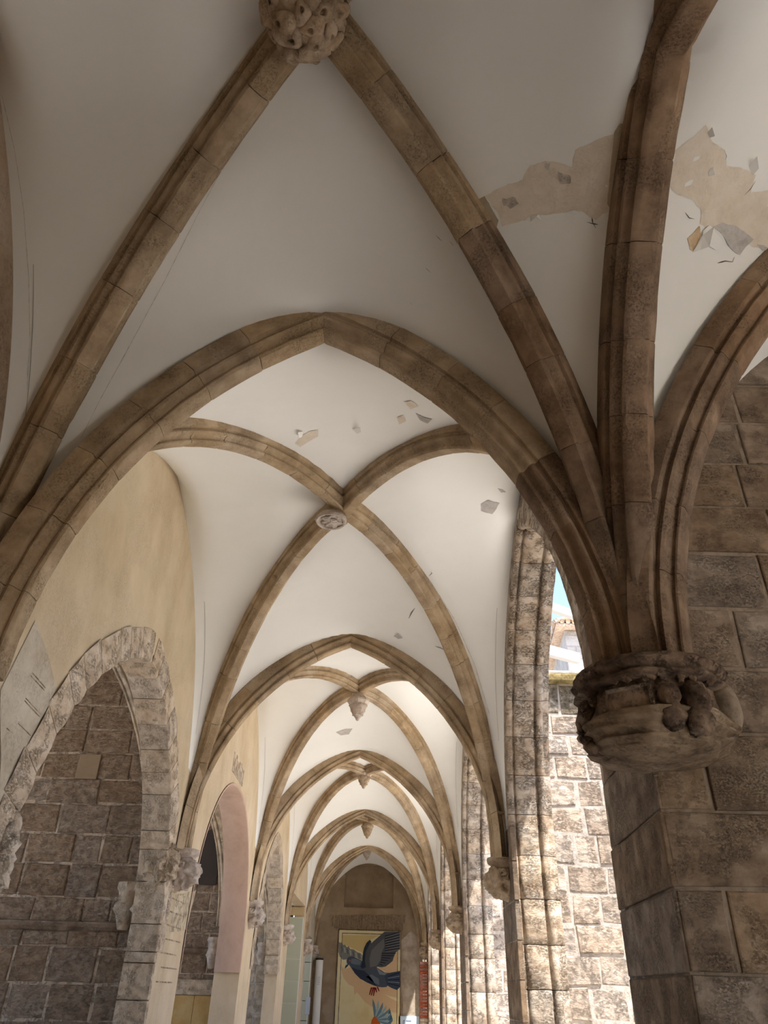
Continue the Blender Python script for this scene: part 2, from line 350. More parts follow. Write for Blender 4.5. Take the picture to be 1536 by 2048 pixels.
def rects(total, rs, a, b):
    hs = []
    while sum(hs) < total: hs.append(rs.uniform(a, b))
    hs[-1] -= sum(hs) - total
    if hs[-1] < a * .5: x = hs.pop(); hs[-1] += x
    return hs
# wall with an arched hole
def arch_pts(c, half, z0, za, n=18):
    A = Arc((0, c - half), (0, c, za), z0); Bq = Arc((0, c + half), (0, c, za), z0)
    return [(p.y, p.z) for p in [A.at(i / n) for i in range(n + 1)]] + [(p.y, p.z) for p in [Bq.at(1 - i / n) for i in range(1, n + 1)]]
def holed_wall(name, X0, X1, y0, y1, zt, hole, sill, mat, parent, soff=None, axis='x'):
    """hole: list (y,z) from low-y foot over the crown to the high-y foot; wall from z=0"""
    h = [(hole[0][0], sill)] + list(hole) + [(hole[-1][0], sill)]
    mb = MB()
    def P(x, y, z): return (x, y, z) if axis == 'x' else (y, x, z)
    for X in (X0, X1):
        outer = [(y0, 0), (y0, zt), (y1, zt), (y1, 0)]
        pts = [V(p) for p in outer + h]; m = len(h)
        edges = [(0, 1), (1, 2), (2, 3), (3, 0)] + [(4 + i, 4 + (i + 1) % m) for i in range(m)]
        vv, ee, ff, _, _, _ = delaunay_2d_cdt(pts, edges, [], 1, 1e-5)
        def inside(q):
            r = False
            for i in range(m):
                a, b = h[i], h[(i + 1) % m]
                if (a[1] > q[1]) != (b[1] > q[1]) and q[0] < (b[0] - a[0]) * (q[1] - a[1]) / (b[1] - a[1]) + a[0]: r = not r
            return r
        keep = [f for f in ff if not inside((sum(vv[i][0] for i in f) / 3, sum(vv[i][1] for i in f) / 3))]
        mb.add([P(X, v[0], v[1]) for v in vv], keep)
    m = len(h); mb.add([P(X0, *p) for p in h] + [P(X1, *p) for p in h], [(i, (i + 1) % m, m + (i + 1) % m, m + i) for i in range(m)])
    o = outer; mb.add([P(X0, *p) for p in o] + [P(X1, *p) for p in o], [(i, (i + 1) % 4, 4 + (i + 1) % 4, 4 + i) for i in range(4)])
    return fixn(mb.build(name, mat, parent))

# ------------------------------------------------------------------ floor, ground
mb = MB(); mb.box((-7, -1, -.2), (14, YE + 1, 0)); o = mb.build('floor', M_PAVE); o['kind'] = 'structure'
mb = MB(); mb.box((-30, -30, -.5), (70, 90, -.21)); o = mb.build('ground', M_PAVE); o['kind'] = 'structure'
mb = MB(); mb.box((2.2, 4.4, -.05), (22, 29, .02)); o = mb.build('courtyard_paving', M_PAVE); o['kind'] = 'structure'

# ------------------------------------------------------------------ left wall
wl = struct('wall_left', (XL, 0, 0)); TH = .3
def vous_ring(c, half, z0, za, n, parent, mat, X=XL, depth=.3, ring=.3, seed=1, tmin=0):
    rs = random.Random(seed)
    for sgn in (-1, 1):
        A = Arc((X, c + sgn * half), (X, c, za), z0); cuts = [tmin + (1 - tmin) * k / n + (rs.uniform(-.2, .2) / n if 0 < k < n else 0) for k in range(n + 1)]
        for k in range(n):
            t0, t1 = cuts[k] + .004 / A.len, cuts[k + 1] - .004 / A.len; rg = ring * rs.uniform(.94, 1.06); vs = []; ns = 4
            for j in range(ns):
                t = t0 + (t1 - t0) * j / (ns - 1); e = .01 if j in (0, ns - 1) else 0
                P, R = A.frame(t); ru = rs.uniform(-.006, .006)
                for (x, m) in ((.016 - e, rg), (.016 - e, .012 + e), (.004 - e, ru + e), (-depth + .01, ru + e), (-depth, .012), (-depth, rg)):
                    v = V((X + x, P.y, P.z)) + R * m
                    v += noise.noise_vector(v * 9) * .003
                    vs.append(v)
            fs = []
            for j in range(ns - 1):
                for i in range(5): fs.append((j * 6 + i, j * 6 + i + 1, j * 6 + i + 7, j * 6 + i + 6))
            fs += [tuple(range(6)), tuple(range((ns - 1) * 6, ns * 6))]
            fixn(mesh('voussoir', vs, fs, mat, parent))
# bay 0
mb = MB(); mb.box((XL - TH, -.4, 0), (XL, 4.2, 7)); mb.build('plaster_face', stone('brown_stained_plaster', [(.30, .20, .13), (.46, .35, .25), (.56, .46, .36)], scale=2, pit=50, pitamt=.6, bump=.5, rnd=0), wl)
# bay 1
h1 = arch_pts(6.78, 1.93 + .1, 1.9, 4.25 + .1); holed_wall('plaster_face', XL, XL - TH + .02, 4.2, 9.25, 7, h1, -.001, M_OCHRE, wl)
vous_ring(6.78, 1.93, 1.9, 4.25, 11, wl, M_VOUS, seed=3)
# jamb quoins below
for c in (6.78 - 1.93, 6.78 + 1.93):
    rs = random.Random(int(c * 10)); z = 0.3
    while z < 1.88:
        h = min(rs.uniform(.26, .34), 1.9 - z); w = rs.uniform(.07, .17); s = 1 if c > 6 else -1
        ya, yb = (c, c + w) if s > 0 else (c - w, c)
        bevbox('quoin', (XL - TH, ya, z + .004), (XL + .014, yb, z + h - .004), M_VOUS, wl, .012); z += h
# bay 2
h2 = arch_pts(12.05, 2.14, 2.2, 4.28); M_OCHRE2 = stone('warm_ochre_plaster', [(.55, .43, .27), (.65, .53, .37), (.72, .61, .46)], scale=1.3, pit=90, pitamt=.3, bump=.3, rnd=0, streak=(1, 1, .6))
holed_wall('plaster_face', XL, XL - .42, 9.25, 14.75, 7, h2, -.001, M_OCHRE2, wl)
# pink lining of the second arch
A = [(p[0], p[1]) for p in arch_pts(12.05, 2.11, 2.2, 4.25, 22)]; A = [(A[0][0], 1.83)] + A + [(A[-1][0], 1.83)]
vs = []; 
for (y, z) in A:
    k = V((y - 12.05, max(0, z - 2.2))).normalized(); 
    for (x, e) in ((.012, .03), (.012, 0), (.0, -.008), (-.42, -.008), (-.43, .03)): vs.append((XL + x, y + k.x * e, z + k.y * e))
fs = [(i * 5 + j, i * 5 + j + 1, i * 5 + j + 6, i * 5 + j + 5) for i in range(len(A) - 1) for j in range(4)]
fixn(mesh('pink_lining', vs, fs, M_PINK, wl, True))
# rubble crown showing above it
for k in range(9):
    rs = random.Random(k); y = 11.35 + k * .11
    stone_block('crown_stone', V((XL, 0, 0)), V((0, 1, 0)), V((0, 0, 1)), V((1, 0, 0)), y, y + .1, 4.36, 4.62 + rs.uniform(-.03, .05), .008, M_VOUS, wl, rs, .01)
# bay 3
h3 = arch_pts(17.4, 2.0, 1.9, 4.35); holed_wall('plaster_face', XL, XL - TH + .02, 14.75, 20.25, 7, h3, -.001, M_OCHRE2, wl)
vous_ring(17.4, 1.9, 1.9, 4.25, 9, wl, M_VOUS, seed=8)
# bays 4, 5 with a low modern opening
holed_wall('plaster_face', XL, XL - TH, 20.25, 25.75, 7, [(20.9, 3.75), (24.9, 3.75)], -.001, M_OCHRE2, wl)
holed_wall('plaster_face', XL, XL - TH, 25.75, YE + .3, 7, [(26.15, 3.1), (28.3, 3.1)], -.001, M_PALEP, wl)
# pale patches and stained zones on the plaster, quoin scars, all flat on the wall
def wall_patch(name, px, ax, val, mat, parent, lift=.004, sub=True):
    rs = random.Random(len(px)); P = []
    for i in range(len(px)):
        a, b = px[i], px[(i + 1) % len(px)]; P.append(un(*a, ax, val))
    s = V((1 if ax == 0 and val < 0 else (-1 if ax == 0 else 0), -1 if ax == 1 else 0, 0)) * lift
    Q = []
    for i in range(len(P)):
        a, b = P[i], P[(i + 1) % len(P)]; k = max(1, int((b - a).length / .12))
        for j in range(k):
            q = a.lerp(b, j / k); w = noise.noise_vector(q * 6) * .02
            if j: q = q + V((0 if ax == 0 else w.x, 0 if ax == 1 else w.y, w.z))
            Q.append(q + s)
    vv, ee, ff, _, _, _ = delaunay_2d_cdt([V((q.y, q.z) if ax == 0 else (q.x, q.z)) for q in Q], [(i, (i + 1) % len(Q)) for i in range(len(Q))], [], 1, 1e-5)
    X = val + (s.x if ax == 0 else s.y)
    return mesh(name, [(X, v[0], v[1]) if ax == 0 else (v[0], X, v[1]) for v in vv], ff, mat, parent)
wall_patch('pale_patch', [(70, 1240), (92, 1300), (110, 1370), (105, 1395), (75, 1450), (50, 1530), (20, 1600), (0, 1640), (0, 1380), (30, 1320)], 0, XL, M_PALEP, wl)
wall_patch('plaster_scar', [(352, 1790), (392, 1780), (372, 1860), (338, 1865)], 0, XL, stone('scored_plaster', [(.45, .36, .23), (.60, .51, .36), (.68, .6, .46)], scale=7, pit=35, pitamt=.6, bump=.8, rnd=0), wl, .003)
for (a, b) in (((64, 1345), (90, 1375)), ((48, 1400), (78, 1432)), ((50, 1395), (80, 1427)), ((35, 1445), (60, 1470)), ((12, 1455), (24, 1465)), ((60, 1350), (88, 1380))):
    P, Q = un(*a, 0, XL) + V((.006, 0, 0)), un(*b, 0, XL) + V((.006, 0, 0))
    mesh('scored_line', [P, Q, Q - V((0, 0, .008)), P - V((0, 0, .008))], [(0, 1, 2, 3)], M_ROUGHM, wl)
# faux joints on the narrow pier face
rsf = random.Random(2)
for k in range(7):
    for j in range(3):
        y = 8.98 + j * .24 + (.1 if k % 2 else 0); z = 2.42 - k * .13
        mbx = MB(); mbx.box((XL, y, z), (XL + .005, y + .2, z + .012)); mbx.build('scored_line', M_ROUGHM, wl)

# ------------------------------------------------------------------ chapels behind the left arches
wc = struct('wall_chapel', (-4.5, 9, 0))
rsx = random.Random(9)
def chapel(yc, ynear, seed, mats=(M_ROUGH, M_ROUGHM), zt=5.9, xfar=-6.2, ledge=True, hpatch=None):
    mb = MB(); mb.box((xfar, yc, 0), (XL - .28, yc + .25, 6.4)); mb.build('mortar_bed', mats[1], wc)
    rs = random.Random(seed); 
    hs = rects(2.1, rs, .26, .34) + rects(zt - 2.1, rs, .27, .34)
    sk = None
    if hpatch:
        sk = lambda u, z: hpatch[0] < xfar + u < hpatch[1] and hpatch[2] < z < hpatch[3]
    courses((xfar, yc, 0), (1, 0, 0), (0, -1, 0), (XL - .3) - xfar, hs, mats[0], wc, seed, .3, .62, gap=.016, proud=(.002, .022), bev=.016, jit=.012, skip=sk)
    mb = MB(); mb.box((xfar, ynear, 6.3), (XL - .28, yc, 6.4)); mb.box((xfar, ynear - .1, 0), (XL - .3, ynear, 6.4)); mb.build('chapel_shell', mats[1], wc)
    holed_wall('chapel_end', xfar - .2, xfar, ynear - .1, yc + .25, 6.4, arch_pts((ynear + yc) / 2, 1.75, 3.4, 5.4, 8), 1.2, mats[1], wc)  # unseen window opening added here to bring daylight into the chapel
    if ledge:
        mbb = MB(); vs = []
        for x in (xfar, XL - .32):
            for (d, z) in ((0, 2.08), (.04, 2.09), (.08, 2.12), (.10, 2.15), (.10, 2.165), (0, 2.18)): vs.append((x, yc - d, z))
        mesh('string_course', vs, [(i, i + 1, i + 7, i + 6) for i in range(5)] + [tuple(range(5, -1, -1)), tuple(range(6, 12))], M_NEAR, wc)
YC1 = 9.05
chapel(YC1, 4.25, 5)
P, Q = un(150, 1558, 1, YC1), un(205, 1510, 1, YC1)
rr = random.Random(1); stone_block('putlog_fill', V((0, YC1, 0)), V((1, 0, 0)), V((0, 0, 1)), V((0, -1, 0)), P.x, Q.x, P.z, Q.z, .03, stone('smooth_fill', [(.27, .19, .12), (.31, .22, .14), (.34, .25, .165)], scale=3, pitamt=.1, bump=.1), wc, rr, .008, .002)
YC2 = 14.5
chapel(YC2, 9.9, 6, ledge=True)
chapel(20.05, 15.2, 7, mats=(M_VOUS, M_COURTM), ledge=False)
# chapel wall ribs
class ArcR(Arc):
    def __init__(s, foot, d, z0, R, a1):
        s.foot = V(foot); s.c2 = V(foot); s.d = V(d); s.R = R; s.c = -R; s.z0 = z0; s.a1 = a1; s.len = R * a1; s.B = V((-s.d.y, s.d.x, 0)); s.half = 0
for y, lab, x in ((YC1 - .1, 'nearest', -2.72), (YC2 - .1, 'second', -2.86), (19.95, 'third', -2.78)):
    arc = ArcR((x, y), (1, 0), 2.5, 4.2, .78)
    rib('chapel_rib', [arc], f'grey moulded wall rib inside the {lab} arched opening in the left wall', 'rib', 'chapel wall ribs', M_VOUS, sc=.9, seg=.6)
# dark window and ochre door in the second cross wall
mb = MB(); pa, pb = un(386, 1769, 1, YC2 - .02), un(416, 1700, 1, YC2 - .02)
vs = [(pa.x, YC2 - .04, pa.z), (-2.98, YC2 - .04, pa.z)] + [(-2.98 - .36 * (1 - math.cos(a)) / 2, YC2 - .04, 3.85 + .22 * math.sin(a)) for a in [math.pi * k / 8 for k in range(9)]]
vs2 = [(v[0], YC2 + .1, v[2]) for v in vs]; n = len(vs)
wd = fixn(mesh('blind_window', vs + vs2, [tuple(range(n)), tuple(range(n, 2 * n))] + [(i, (i + 1) % n, n + (i + 1) % n, n + i) for i in range(n)], M_DARK)); tag(wd, 'dark arched blind window high in the wall behind the second left arch', 'window')  # solid slab; the darkness of the hole is put into its colour
dr = thing('ochre_door', (-3.05, YC2 - .03, 0), 'ochre yellow boarded door with pale stone lintel behind the second left arch', 'door')
bevbox('door_leaf', (-3.50, YC2 - .035, 0), (-3.08, YC2 - .01, 1.5), M_YEL, dr, .006); bevbox('door_leaf', (-3.075, YC2 - .035, 0), (-2.70, YC2 - .01, 1.5), M_YEL, dr, .006)
bevbox('lintel', (-3.6, YC2 - .05, 1.505), (-2.64, YC2 - .0, 1.72), M_VOUS, dr, .01); bevbox('door_frame', (-2.695, YC2 - .05, 0), (-2.66, YC2 - .0, 1.5), M_GROUT, dr, .004)

# tiled screen walls seen through the last openings
def tiled(y, x0, x1, zt, label):
    t = thing('tiled_screen', ((x0 + x1) / 2, y, 0), label, 'wall', None)
    mb = MB(); mb.box((x0, y, 0), (x1, y + .1, zt)); mb.build('grout', M_GROUT, t)
    z = zt - .02; 
    while z > .1:
        x = x1 - .01
        while x > x0 + .1:
            bevbox('tile', (max(x0, x - .62), y - .012, max(0.01, z - .515)), (x - .012, y + .01, z), M_GREEN, t, .004); x -= .63
        z -= .53
    return t
tiled(24.86, -3.4, XL - .01, 3.45, 'pale green tiled wall with white joints behind the fourth left opening')
tiled(28.3, -3.4, XL + .02, 2.95, 'pale green tiled wall in the last left opening next to the white post')
mb = MB(); mb.box((-3.6, 20.9, 3.75), (XL - .3, 25.2, 3.8)); o = mb.build('flat_soffit', M_WHITE); tag(o, 'flat white ceiling slab inside the fourth left opening', 'ceiling')
o = bevbox('wooden_beam', (-3.4, 24.84, 3.5), (XL - .01, 24.98, 3.72), M_WOOD); tag(o, 'pale wooden beam on top of the green tiled wall', 'beam')
mb = MB(); mb.box((-3.7, 20.5, 0), (-3.5, 29, 4)); mb.box((-3.5, 25.2, 0), (-2.7, 25.3, 4)); mb.build('room_shell', M_PALEP, wc)

# ------------------------------------------------------------------ right wall, windows, piers
wr = struct('wall_right', (XR, 0, 0)); TR = .5
WPROF = [(0, -.16), (0, -.03), (.012, -.012), (.04, -.002), (.06, .0), (.068, -.028), (.08, -.034), (.09, -.006), (.11, .010), (.13, .012), (.30, .012), (.31, .008), (.318, -.03), (.335, -.036), (.348, .006), (.365, .02), (.39, .022), (.412, .008), (.43, -.02), (.46, -.028), (.50, -.045), (.50, -.16)]
def window_mould(c, half, z0, za, sill, root, mat, X=XR, axis='x', seed=0, seg=.42, dirn=1):
    """moulded reveal, one mesh per stone; e>0 points into the opening"""
    rs = random.Random(seed); n = len(WPROF)
    def put(fr, nm):
        vs = []
        for k, (P, R) in enumerate(fr):
            end = k in (0, len(fr) - 1)
            for (x, e) in WPROF:
                ee = e - (.005 if end and e > -.1 else 0)
                q = (X + dirn * x, P[0] - R[0] * ee, P[1] - R[1] * ee); v = V(q)
                if e > -.1: v += noise.noise_vector(v * 14) * .005 + noise.noise_vector(v * 4) * .004
                vs.append(v if axis == 'x' else V((v.y, v.x, v.z)))
        fs = [(k * n + i, k * n + i + 1, (k + 1) * n + i + 1, (k + 1) * n + i) for k in range(len(fr) - 1) for i in range(n - 1)]
        fs += [tuple(range(n)), tuple(range((len(fr) - 1) * n, len(fr) * n))]
        smooth_by(fixn(mesh(nm, vs, fs, mat, root)), 42)
    for s in (-1, 1):
        z = sill
        while z < z0 - .01:
            h = rs.uniform(seg * .8, seg * 1.2)
            if z0 - (z + h) < seg * .5: h = z0 - z
            zz = [z + .003, z + .012, z + h / 2, z + h - .012, z + h - .003]
            put([((c + s * half, q), (s, 0)) for q in zz], 'jamb_stone'); z += h
        A = Arc((0, c + s * half), (0, c, za), z0); m = round(A.len / seg)
        for k in range(m):
            t0, t1 = k / m + .003 / A.len, (k + 1) / m - .003 / A.len; fr = []
            for j in range(6):
                t = t0 + (t1 - t0) * (j / 5); P, R = A.frame(t); fr.append(((P.y, P.z), (R.y, R.z)))
            put(fr, 'arch_stone')
wins = [(6.795, 1.905)] + [((T[i] + .45 + T[i + 1] - .42) / 2, (T[i + 1] - T[i] - .87) / 2) for i in range(1, 4)] + [((T[4] + .45 + YE - .3) / 2, (YE - T[4] - .75) / 2)]
ylims = [(YW + .05, T[1])] + [(T[i], T[i + 1]) for i in range(1, 4)] + [(T[4], YE + .3)]
for i, ((c, h), (a, b)) in enumerate(zip(wins, ylims)):
    sill = .8; za = 5.92 if i < 4 else 5.5
    holed_wall('wall_panel', XR, XR + TR, a, b, 7, arch_pts(c, h + .12, ZS, za + .12, 14), sill, M_JAMB, wr)
    w = struct('window_%d' % (i + 1), (XR, c, sill))
    window_mould(c, h, ZS, za, sill, w, M_JAMB, seed=i)
# pier faces in coursed stone (gallery side)
for i in range(1, 5):
    y = T[i]; rs = random.Random(i)
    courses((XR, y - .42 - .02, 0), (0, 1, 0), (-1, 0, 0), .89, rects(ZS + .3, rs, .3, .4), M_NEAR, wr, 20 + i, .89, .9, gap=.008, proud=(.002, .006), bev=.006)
# corner pier: face towards the gallery and face towards the camera
wn = struct('wall_side_gallery', (1.4, YW, 0))
XC = 1.335
# big prism behind
mb = MB(); vs = [(XC + .012, YW + .012), (XR + .02, 4.86), (XR + TR, 4.86), (2.78, YW + TR), (2.78, YW + .012)]
n = len(vs); mb.add([(x, y, 0) for x, y in vs] + [(x, y, 7) for x, y in vs], [tuple(range(n - 1, -1, -1)), tuple(range(n, 2 * n))] + [(i, (i + 1) % n, n + (i + 1) % n, n + i) for i in range(n)])
fixn(mb.build('mortar_bed', M_NEARM, wn))
hsn = [.33, .34, .34, .34, .355, .335, .335, .38, .36, .36, .36, .34, .34, .35, .35, .35, .35, .35]
zsum = 0
U2 = V((XR - XC, 4.89 - YW, 0)); wU = U2.length; U2n = U2.normalized(); N2 = V((-U2n.y, U2n.x, 0))
if N2.x > 0: N2 = -N2
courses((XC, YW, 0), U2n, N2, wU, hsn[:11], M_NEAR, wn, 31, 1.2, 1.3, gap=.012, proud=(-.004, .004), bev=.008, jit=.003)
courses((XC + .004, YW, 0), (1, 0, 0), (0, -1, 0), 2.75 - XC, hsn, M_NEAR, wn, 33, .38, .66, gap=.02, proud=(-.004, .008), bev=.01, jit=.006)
# spandrel of the side gallery window and its reveal
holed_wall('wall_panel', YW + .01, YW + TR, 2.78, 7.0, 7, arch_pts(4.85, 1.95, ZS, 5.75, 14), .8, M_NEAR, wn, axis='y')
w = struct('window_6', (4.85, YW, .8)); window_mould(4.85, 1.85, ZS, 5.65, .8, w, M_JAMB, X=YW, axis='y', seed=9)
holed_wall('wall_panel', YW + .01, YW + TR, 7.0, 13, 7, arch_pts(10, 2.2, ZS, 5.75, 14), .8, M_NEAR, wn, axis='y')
# remaining shell of the side gallery
wb = struct('wall_back', (3, -.2, 0)); mb = MB(); mb.box((13, 0, 0), (13.3, YW + .5, 7)); mb.build('wall_face', M_OCHRE, wb)
mb = MB(); mb.box((XL - .3, -.4, 0), (2.2, -.02, 7)); mb.build('wall_face', M_OCHRE, wb)
for (xa_, xb_, c_, h_, z_) in ((2.2, 7.2, 4.6, 1.5, 2.3), (7.2, 14, 10.5, 1.2, 2.2)):  # doorways added out of view to let light reach the near vaults
    holed_wall('wall_face', -.4, -.02, xa_, xb_, 7, arch_pts(c_, h_, z_, z_ + 1.0, 10), -.001, M_OCHRE, wb, axis='y')

# ------------------------------------------------------------------ end wall
we = struct('wall_end', (0, YE, 0))
pa, pb = un(690, 1728, 1, YE), un(787, 1817, 1, YE)
x0, x1, z0, z1 = un(690, 1772, 1, YE).x, un(787, 1772, 1, YE).x, pb.z, pa.z
mb = MB()
mb.box((XL - .4, YE, 0), (x0, YE + .3, 7)); mb.box((x1, YE, 0), (XR + .5, YE + .3, 7)); mb.box((x0, YE, 0), (x1, YE + .3, z0)); mb.box((x0, YE, z1), (x1, YE + .3, 7)); mb.box((x0, YE + .2, z0), (x1, YE + .3, z1)); mb.build('wall_face', M_END, we)
def zone(px, mat, nm, lift): return wall_patch(nm, px, 1, YE, mat, we, lift)
zone([(664, 1830), (812, 1830), (806, 1862), (678, 1862), (660, 1850)], stone('combed_render', [(.24, .17, .10), (.36, .27, .175), (.46, .37, .26)], scale=12, pit=60, pitamt=.5, bump=.9, rnd=0, dist=.03, streak=(3, 1, .25)), 'lintel_render', .012)
zone([(803, 1880), (822, 1862), (842, 1880), (842, 2048), (806, 2048)], stone('patchy_render', [(.33, .26, .19), (.46, .39, .31), (.58, .52, .45)], scale=3, pit=40, pitamt=.4, bump=.4, rnd=0), 'bare_patch', .006)
q = [un(*p, 1, YE) + V((0, -.03, 0)) for p in ((640, 1848), (660, 1848), (658, 1905), (642, 1918), (628, 1918))]
n = 5; fixn(mesh('niche_panel', q + [v + V((0, .05, 0)) for v in q], [tuple(range(n)), tuple(range(n, 2 * n))] + [(i, (i + 1) % n, n + (i + 1) % n, n + i) for i in range(n)], M_END, we))

# mural panel with the birds
mp = thing('bird_mural', (-.4, YE - .05, .2), 'tall framed mural of a flying grey pigeon on cream panel on the end wall', 'painting')
YP = YE - .05
def zp(pts, k=0):
    out_ = []
    for (x, y) in pts:
        P = un(640 + x / 6.982, 1820 + y / 6.982, 1, YP); out_.append(V((P.x, YP - .0015 * k, P.z)))
    return out_
def paint(nm, pts, col, k, parent=mp, rough=.7, g=None):
    Q = zp(pts, k); m = len(Q)
    vv, ee, ff, _, _, _ = delaunay_2d_cdt([V((q.x, q.z)) for q in Q], [(i, (i + 1) % m) for i in range(m)], [], 1, 1e-6)
    mt = g if g else flat('paint_' + nm + str(k), s2l(*col), rough)
    return mesh(nm, [(v[0], YP - .0015 * k, v[1]) for v in vv], ff, mt, parent)
xa, xb, zt = -1.475, .67, 3.42
mb = MB(); mb.box((xa, YP, .2), (xb, YE, zt)); mb.build('board', stone('mural_cream', [s2l(216, 200, 150), s2l(226, 214, 172), s2l(222, 220, 186)], scale=.9, pit=60, pitamt=0, bump=.02, rnd=0), mp)
def bar(nm, ax, az, bx, bz, mat, y=YP - .012): mbb = MB(); mbb.box((ax, y, az), (bx, YP + .01, bz)); return mbb.build(nm, mat, mp)
for (a_, b_, c_, d_) in ((xa - .02, .2, xa, zt + .02), (xb, .2, xb + .02, zt + .02), (xa - .02, zt, xb + .02, zt + .02)): bar('frame_strip', a_, b_, c_, d_, M_CARVD)
lin = .105
for (a_, b_, c_, d_) in ((xa + lin, .2, xa + lin + .02, zt - lin), (xb - lin, .2, xb - lin + .02, zt - lin), (xa + lin, zt - lin, xb - lin, zt - lin + .02)): bar('inner_line', a_, b_, c_, d_, M_CARVD, YP - .004)
# drop shadow of the bird painted on the panel (part of the mural)
paint('cast_shape', [(300, 780), (330, 830), (430, 800), (600, 1000), (900, 1060), (1080, 1080), (1085, 1230), (960, 1200), (900, 1170), (1000, 1240), (1085, 1280), (1085, 1440), (900, 1410), (760, 1370), (640, 1300), (560, 1200), (520, 1150), (480, 1180), (470, 1070), (400, 1040), (330, 950), (305, 880)], (216, 186, 148), 1)
paint('sky_wash', [(310, 350), (830, 350), (700, 420), (600, 600), (420, 520), (310, 470)], (208, 188, 132), 1)
paint('warm_wash', [(1085, 560), (1085, 850), (950, 880), (800, 800), (960, 780)], (218, 188, 150), 1)
paint('far_wing', [(262, 440), (285, 460), (300, 450), (330, 490), (345, 480), (375, 520), (400, 505), (420, 545), (470, 550), (520, 590), (560, 600), (600, 640), (580, 700), (500, 660), (420, 650), (370, 690), (320, 695), (275, 650), (258, 580)], (128, 130, 126), 2)
for k in range(8):
    x = 290 + k * 40; y = 500 + k * 18; paint('wing_feather', [(x, y), (x + 22, y + 8), (x + 30, y + 75), (x + 12, y + 80)], (165, 165, 158) if k % 2 else (98, 102, 104), 3)
paint('body', [(370, 700), (400, 655), (450, 645), (510, 670), (590, 710), (620, 690), (700, 760), (790, 800), (900, 870), (960, 880), (905, 920), (940, 980), (960, 1030), (930, 1075), (870, 1080), (800, 1070), (740, 1050), (650, 1010), (560, 960), (490, 890), (430, 800), (400, 760), (375, 745)], (74, 86, 102), 4)
paint('breast_shade', [(440, 800), (520, 830), (620, 850), (700, 930), (790, 1060), (740, 1045), (650, 1005), (560, 955), (490, 888)], (46, 56, 76), 5)
paint('neck_light', [(440, 680), (500, 680), (580, 715), (560, 770), (480, 760), (430, 740)], (104, 116, 128), 5)
paint('back_light', [(790, 810), (880, 870), (945, 880), (900, 910), (830, 900)], (128, 136, 150), 5)
paint('belly_plane', [(640, 930), (720, 900), (820, 960), (830, 1050), (760, 1020)], (104, 116, 132), 5)
paint('tail', [(900, 920), (960, 880), (1118, 850), (1118, 1075), (1075, 1118), (1000, 1090), (930, 1050)], (58, 72, 92), 5)
for k in range(5):
    y = 872 + k * 46; paint('tail_feather', [(945, 925 + k * 24), (1110, y), (1110, y + 12), (948, 933 + k * 24)], (118, 132, 152) if k % 2 else (28, 36, 52), 6)
paint('beak', [(372, 742), (400, 760), (392, 780), (348, 822), (352, 790)], (52, 66, 72), 6)
paint('cere', [(366, 745), (384, 744), (380, 768), (366, 770)], (190, 196, 192), 7)
paint('eye', [(408, 698), (420, 694), (430, 704), (424, 716), (410, 716)], (190, 120, 90), 7); paint('pupil', [(415, 701), (423, 701), (424, 709), (416, 710)], (20, 15, 15), 8)
paint('near_wing', [(600, 600), (615, 530), (650, 460), (695, 415), (718, 440), (715, 465), (800, 390), (900, 304), (1118, 304), (1118, 545), (1060, 590), (1030, 660), (1015, 710), (960, 760), (915, 790), (860, 800), (800, 792), (780, 820), (700, 830), (620, 825), (580, 800), (590, 700)], (84, 88, 94), 7)
paint('wing_edge', [(600, 600), (615, 530), (650, 460), (695, 415), (712, 432), (680, 500), (640, 580), (625, 700), (640, 800), (590, 820), (565, 790), (590, 720)], (42, 52, 66), 8)
paint('wing_sheen', [(720, 560), (800, 480), (890, 400), (905, 500), (860, 600), (850, 700), (790, 780), (700, 800), (690, 680)], (112, 114, 116), 8)
for k in range(7):
    a, b = (905, 360 + k * 34), (1112, 306 + k * 38)
    paint('flight_feather', [a, (b[0], b[1]), (b[0], b[1] + 9), (a[0] + 4, a[1] + 13)], (34, 40, 50), 9)
    paint('feather_light', [(a[0] + 10, a[1] + 16), (b[0], b[1] + 12), (b[0], b[1] + 24), (a[0] + 10, a[1] + 24)], (126, 126, 126), 9)
for k in range(6):
    a, b = (862 - k * 5, 600 + k * 30), (1060 - k * 36, 600 + k * 34)
    paint('flight_feather', [a, b, (b[0] - 4, b[1] + 10), (a[0], a[1] + 12)], (32, 40, 52), 9)
for i, (a, b) in enumerate((((720, 1080), (690, 1185)), ((745, 1080), (715, 1195)), ((765, 1080), (745, 1200)), ((775, 1085), (790, 1150)), ((800, 1075), (825, 1135)))):
    paint('claw', [(a[0] - 10, a[1]), (a[0] + 12, a[1]), (b[0] + 7, b[1]), (b[0] - 6, b[1])], (120, 22, 34), 6)
for k in range(9):
    a = math.radians(100 - k * 12); cx_, cy_ = 800, 1600; r_ = 370 - k * 24
    tip = (cx_ + math.cos(a) * r_, cy_ - math.sin(a) * r_); n_ = (math.sin(a) * 17, math.cos(a) * 17)
    mid = (cx_ + math.cos(a) * r_ * .8, cy_ - math.sin(a) * r_ * .8)
    paint('small_wing_feather', [(cx_ - n_[0] * .5 - 30, cy_ - 60), (mid[0] - n_[0], mid[1] - n_[1]), tip, (mid[0] + n_[0], mid[1] + n_[1]), (cx_ + n_[0] * .5, cy_ - 40)], (150, 176, 188) if k % 2 else (104, 132, 150), 2 + k * .5)
for k in range(5): paint('small_tail_feather', [(940, 1592), (950 + k * 8, 1440 + k * 22), (972 + k * 10, 1360 + k * 36), (985 + k * 8, 1450 + k * 24), (985, 1592)], (62, 90, 112) if k % 2 else (88, 116, 134), 4 + k * .4)
paint('small_body', [(712, 1592), (720, 1540), (750, 1490), (785, 1488), (805, 1540), (850, 1592)], (196, 98, 40), 8)
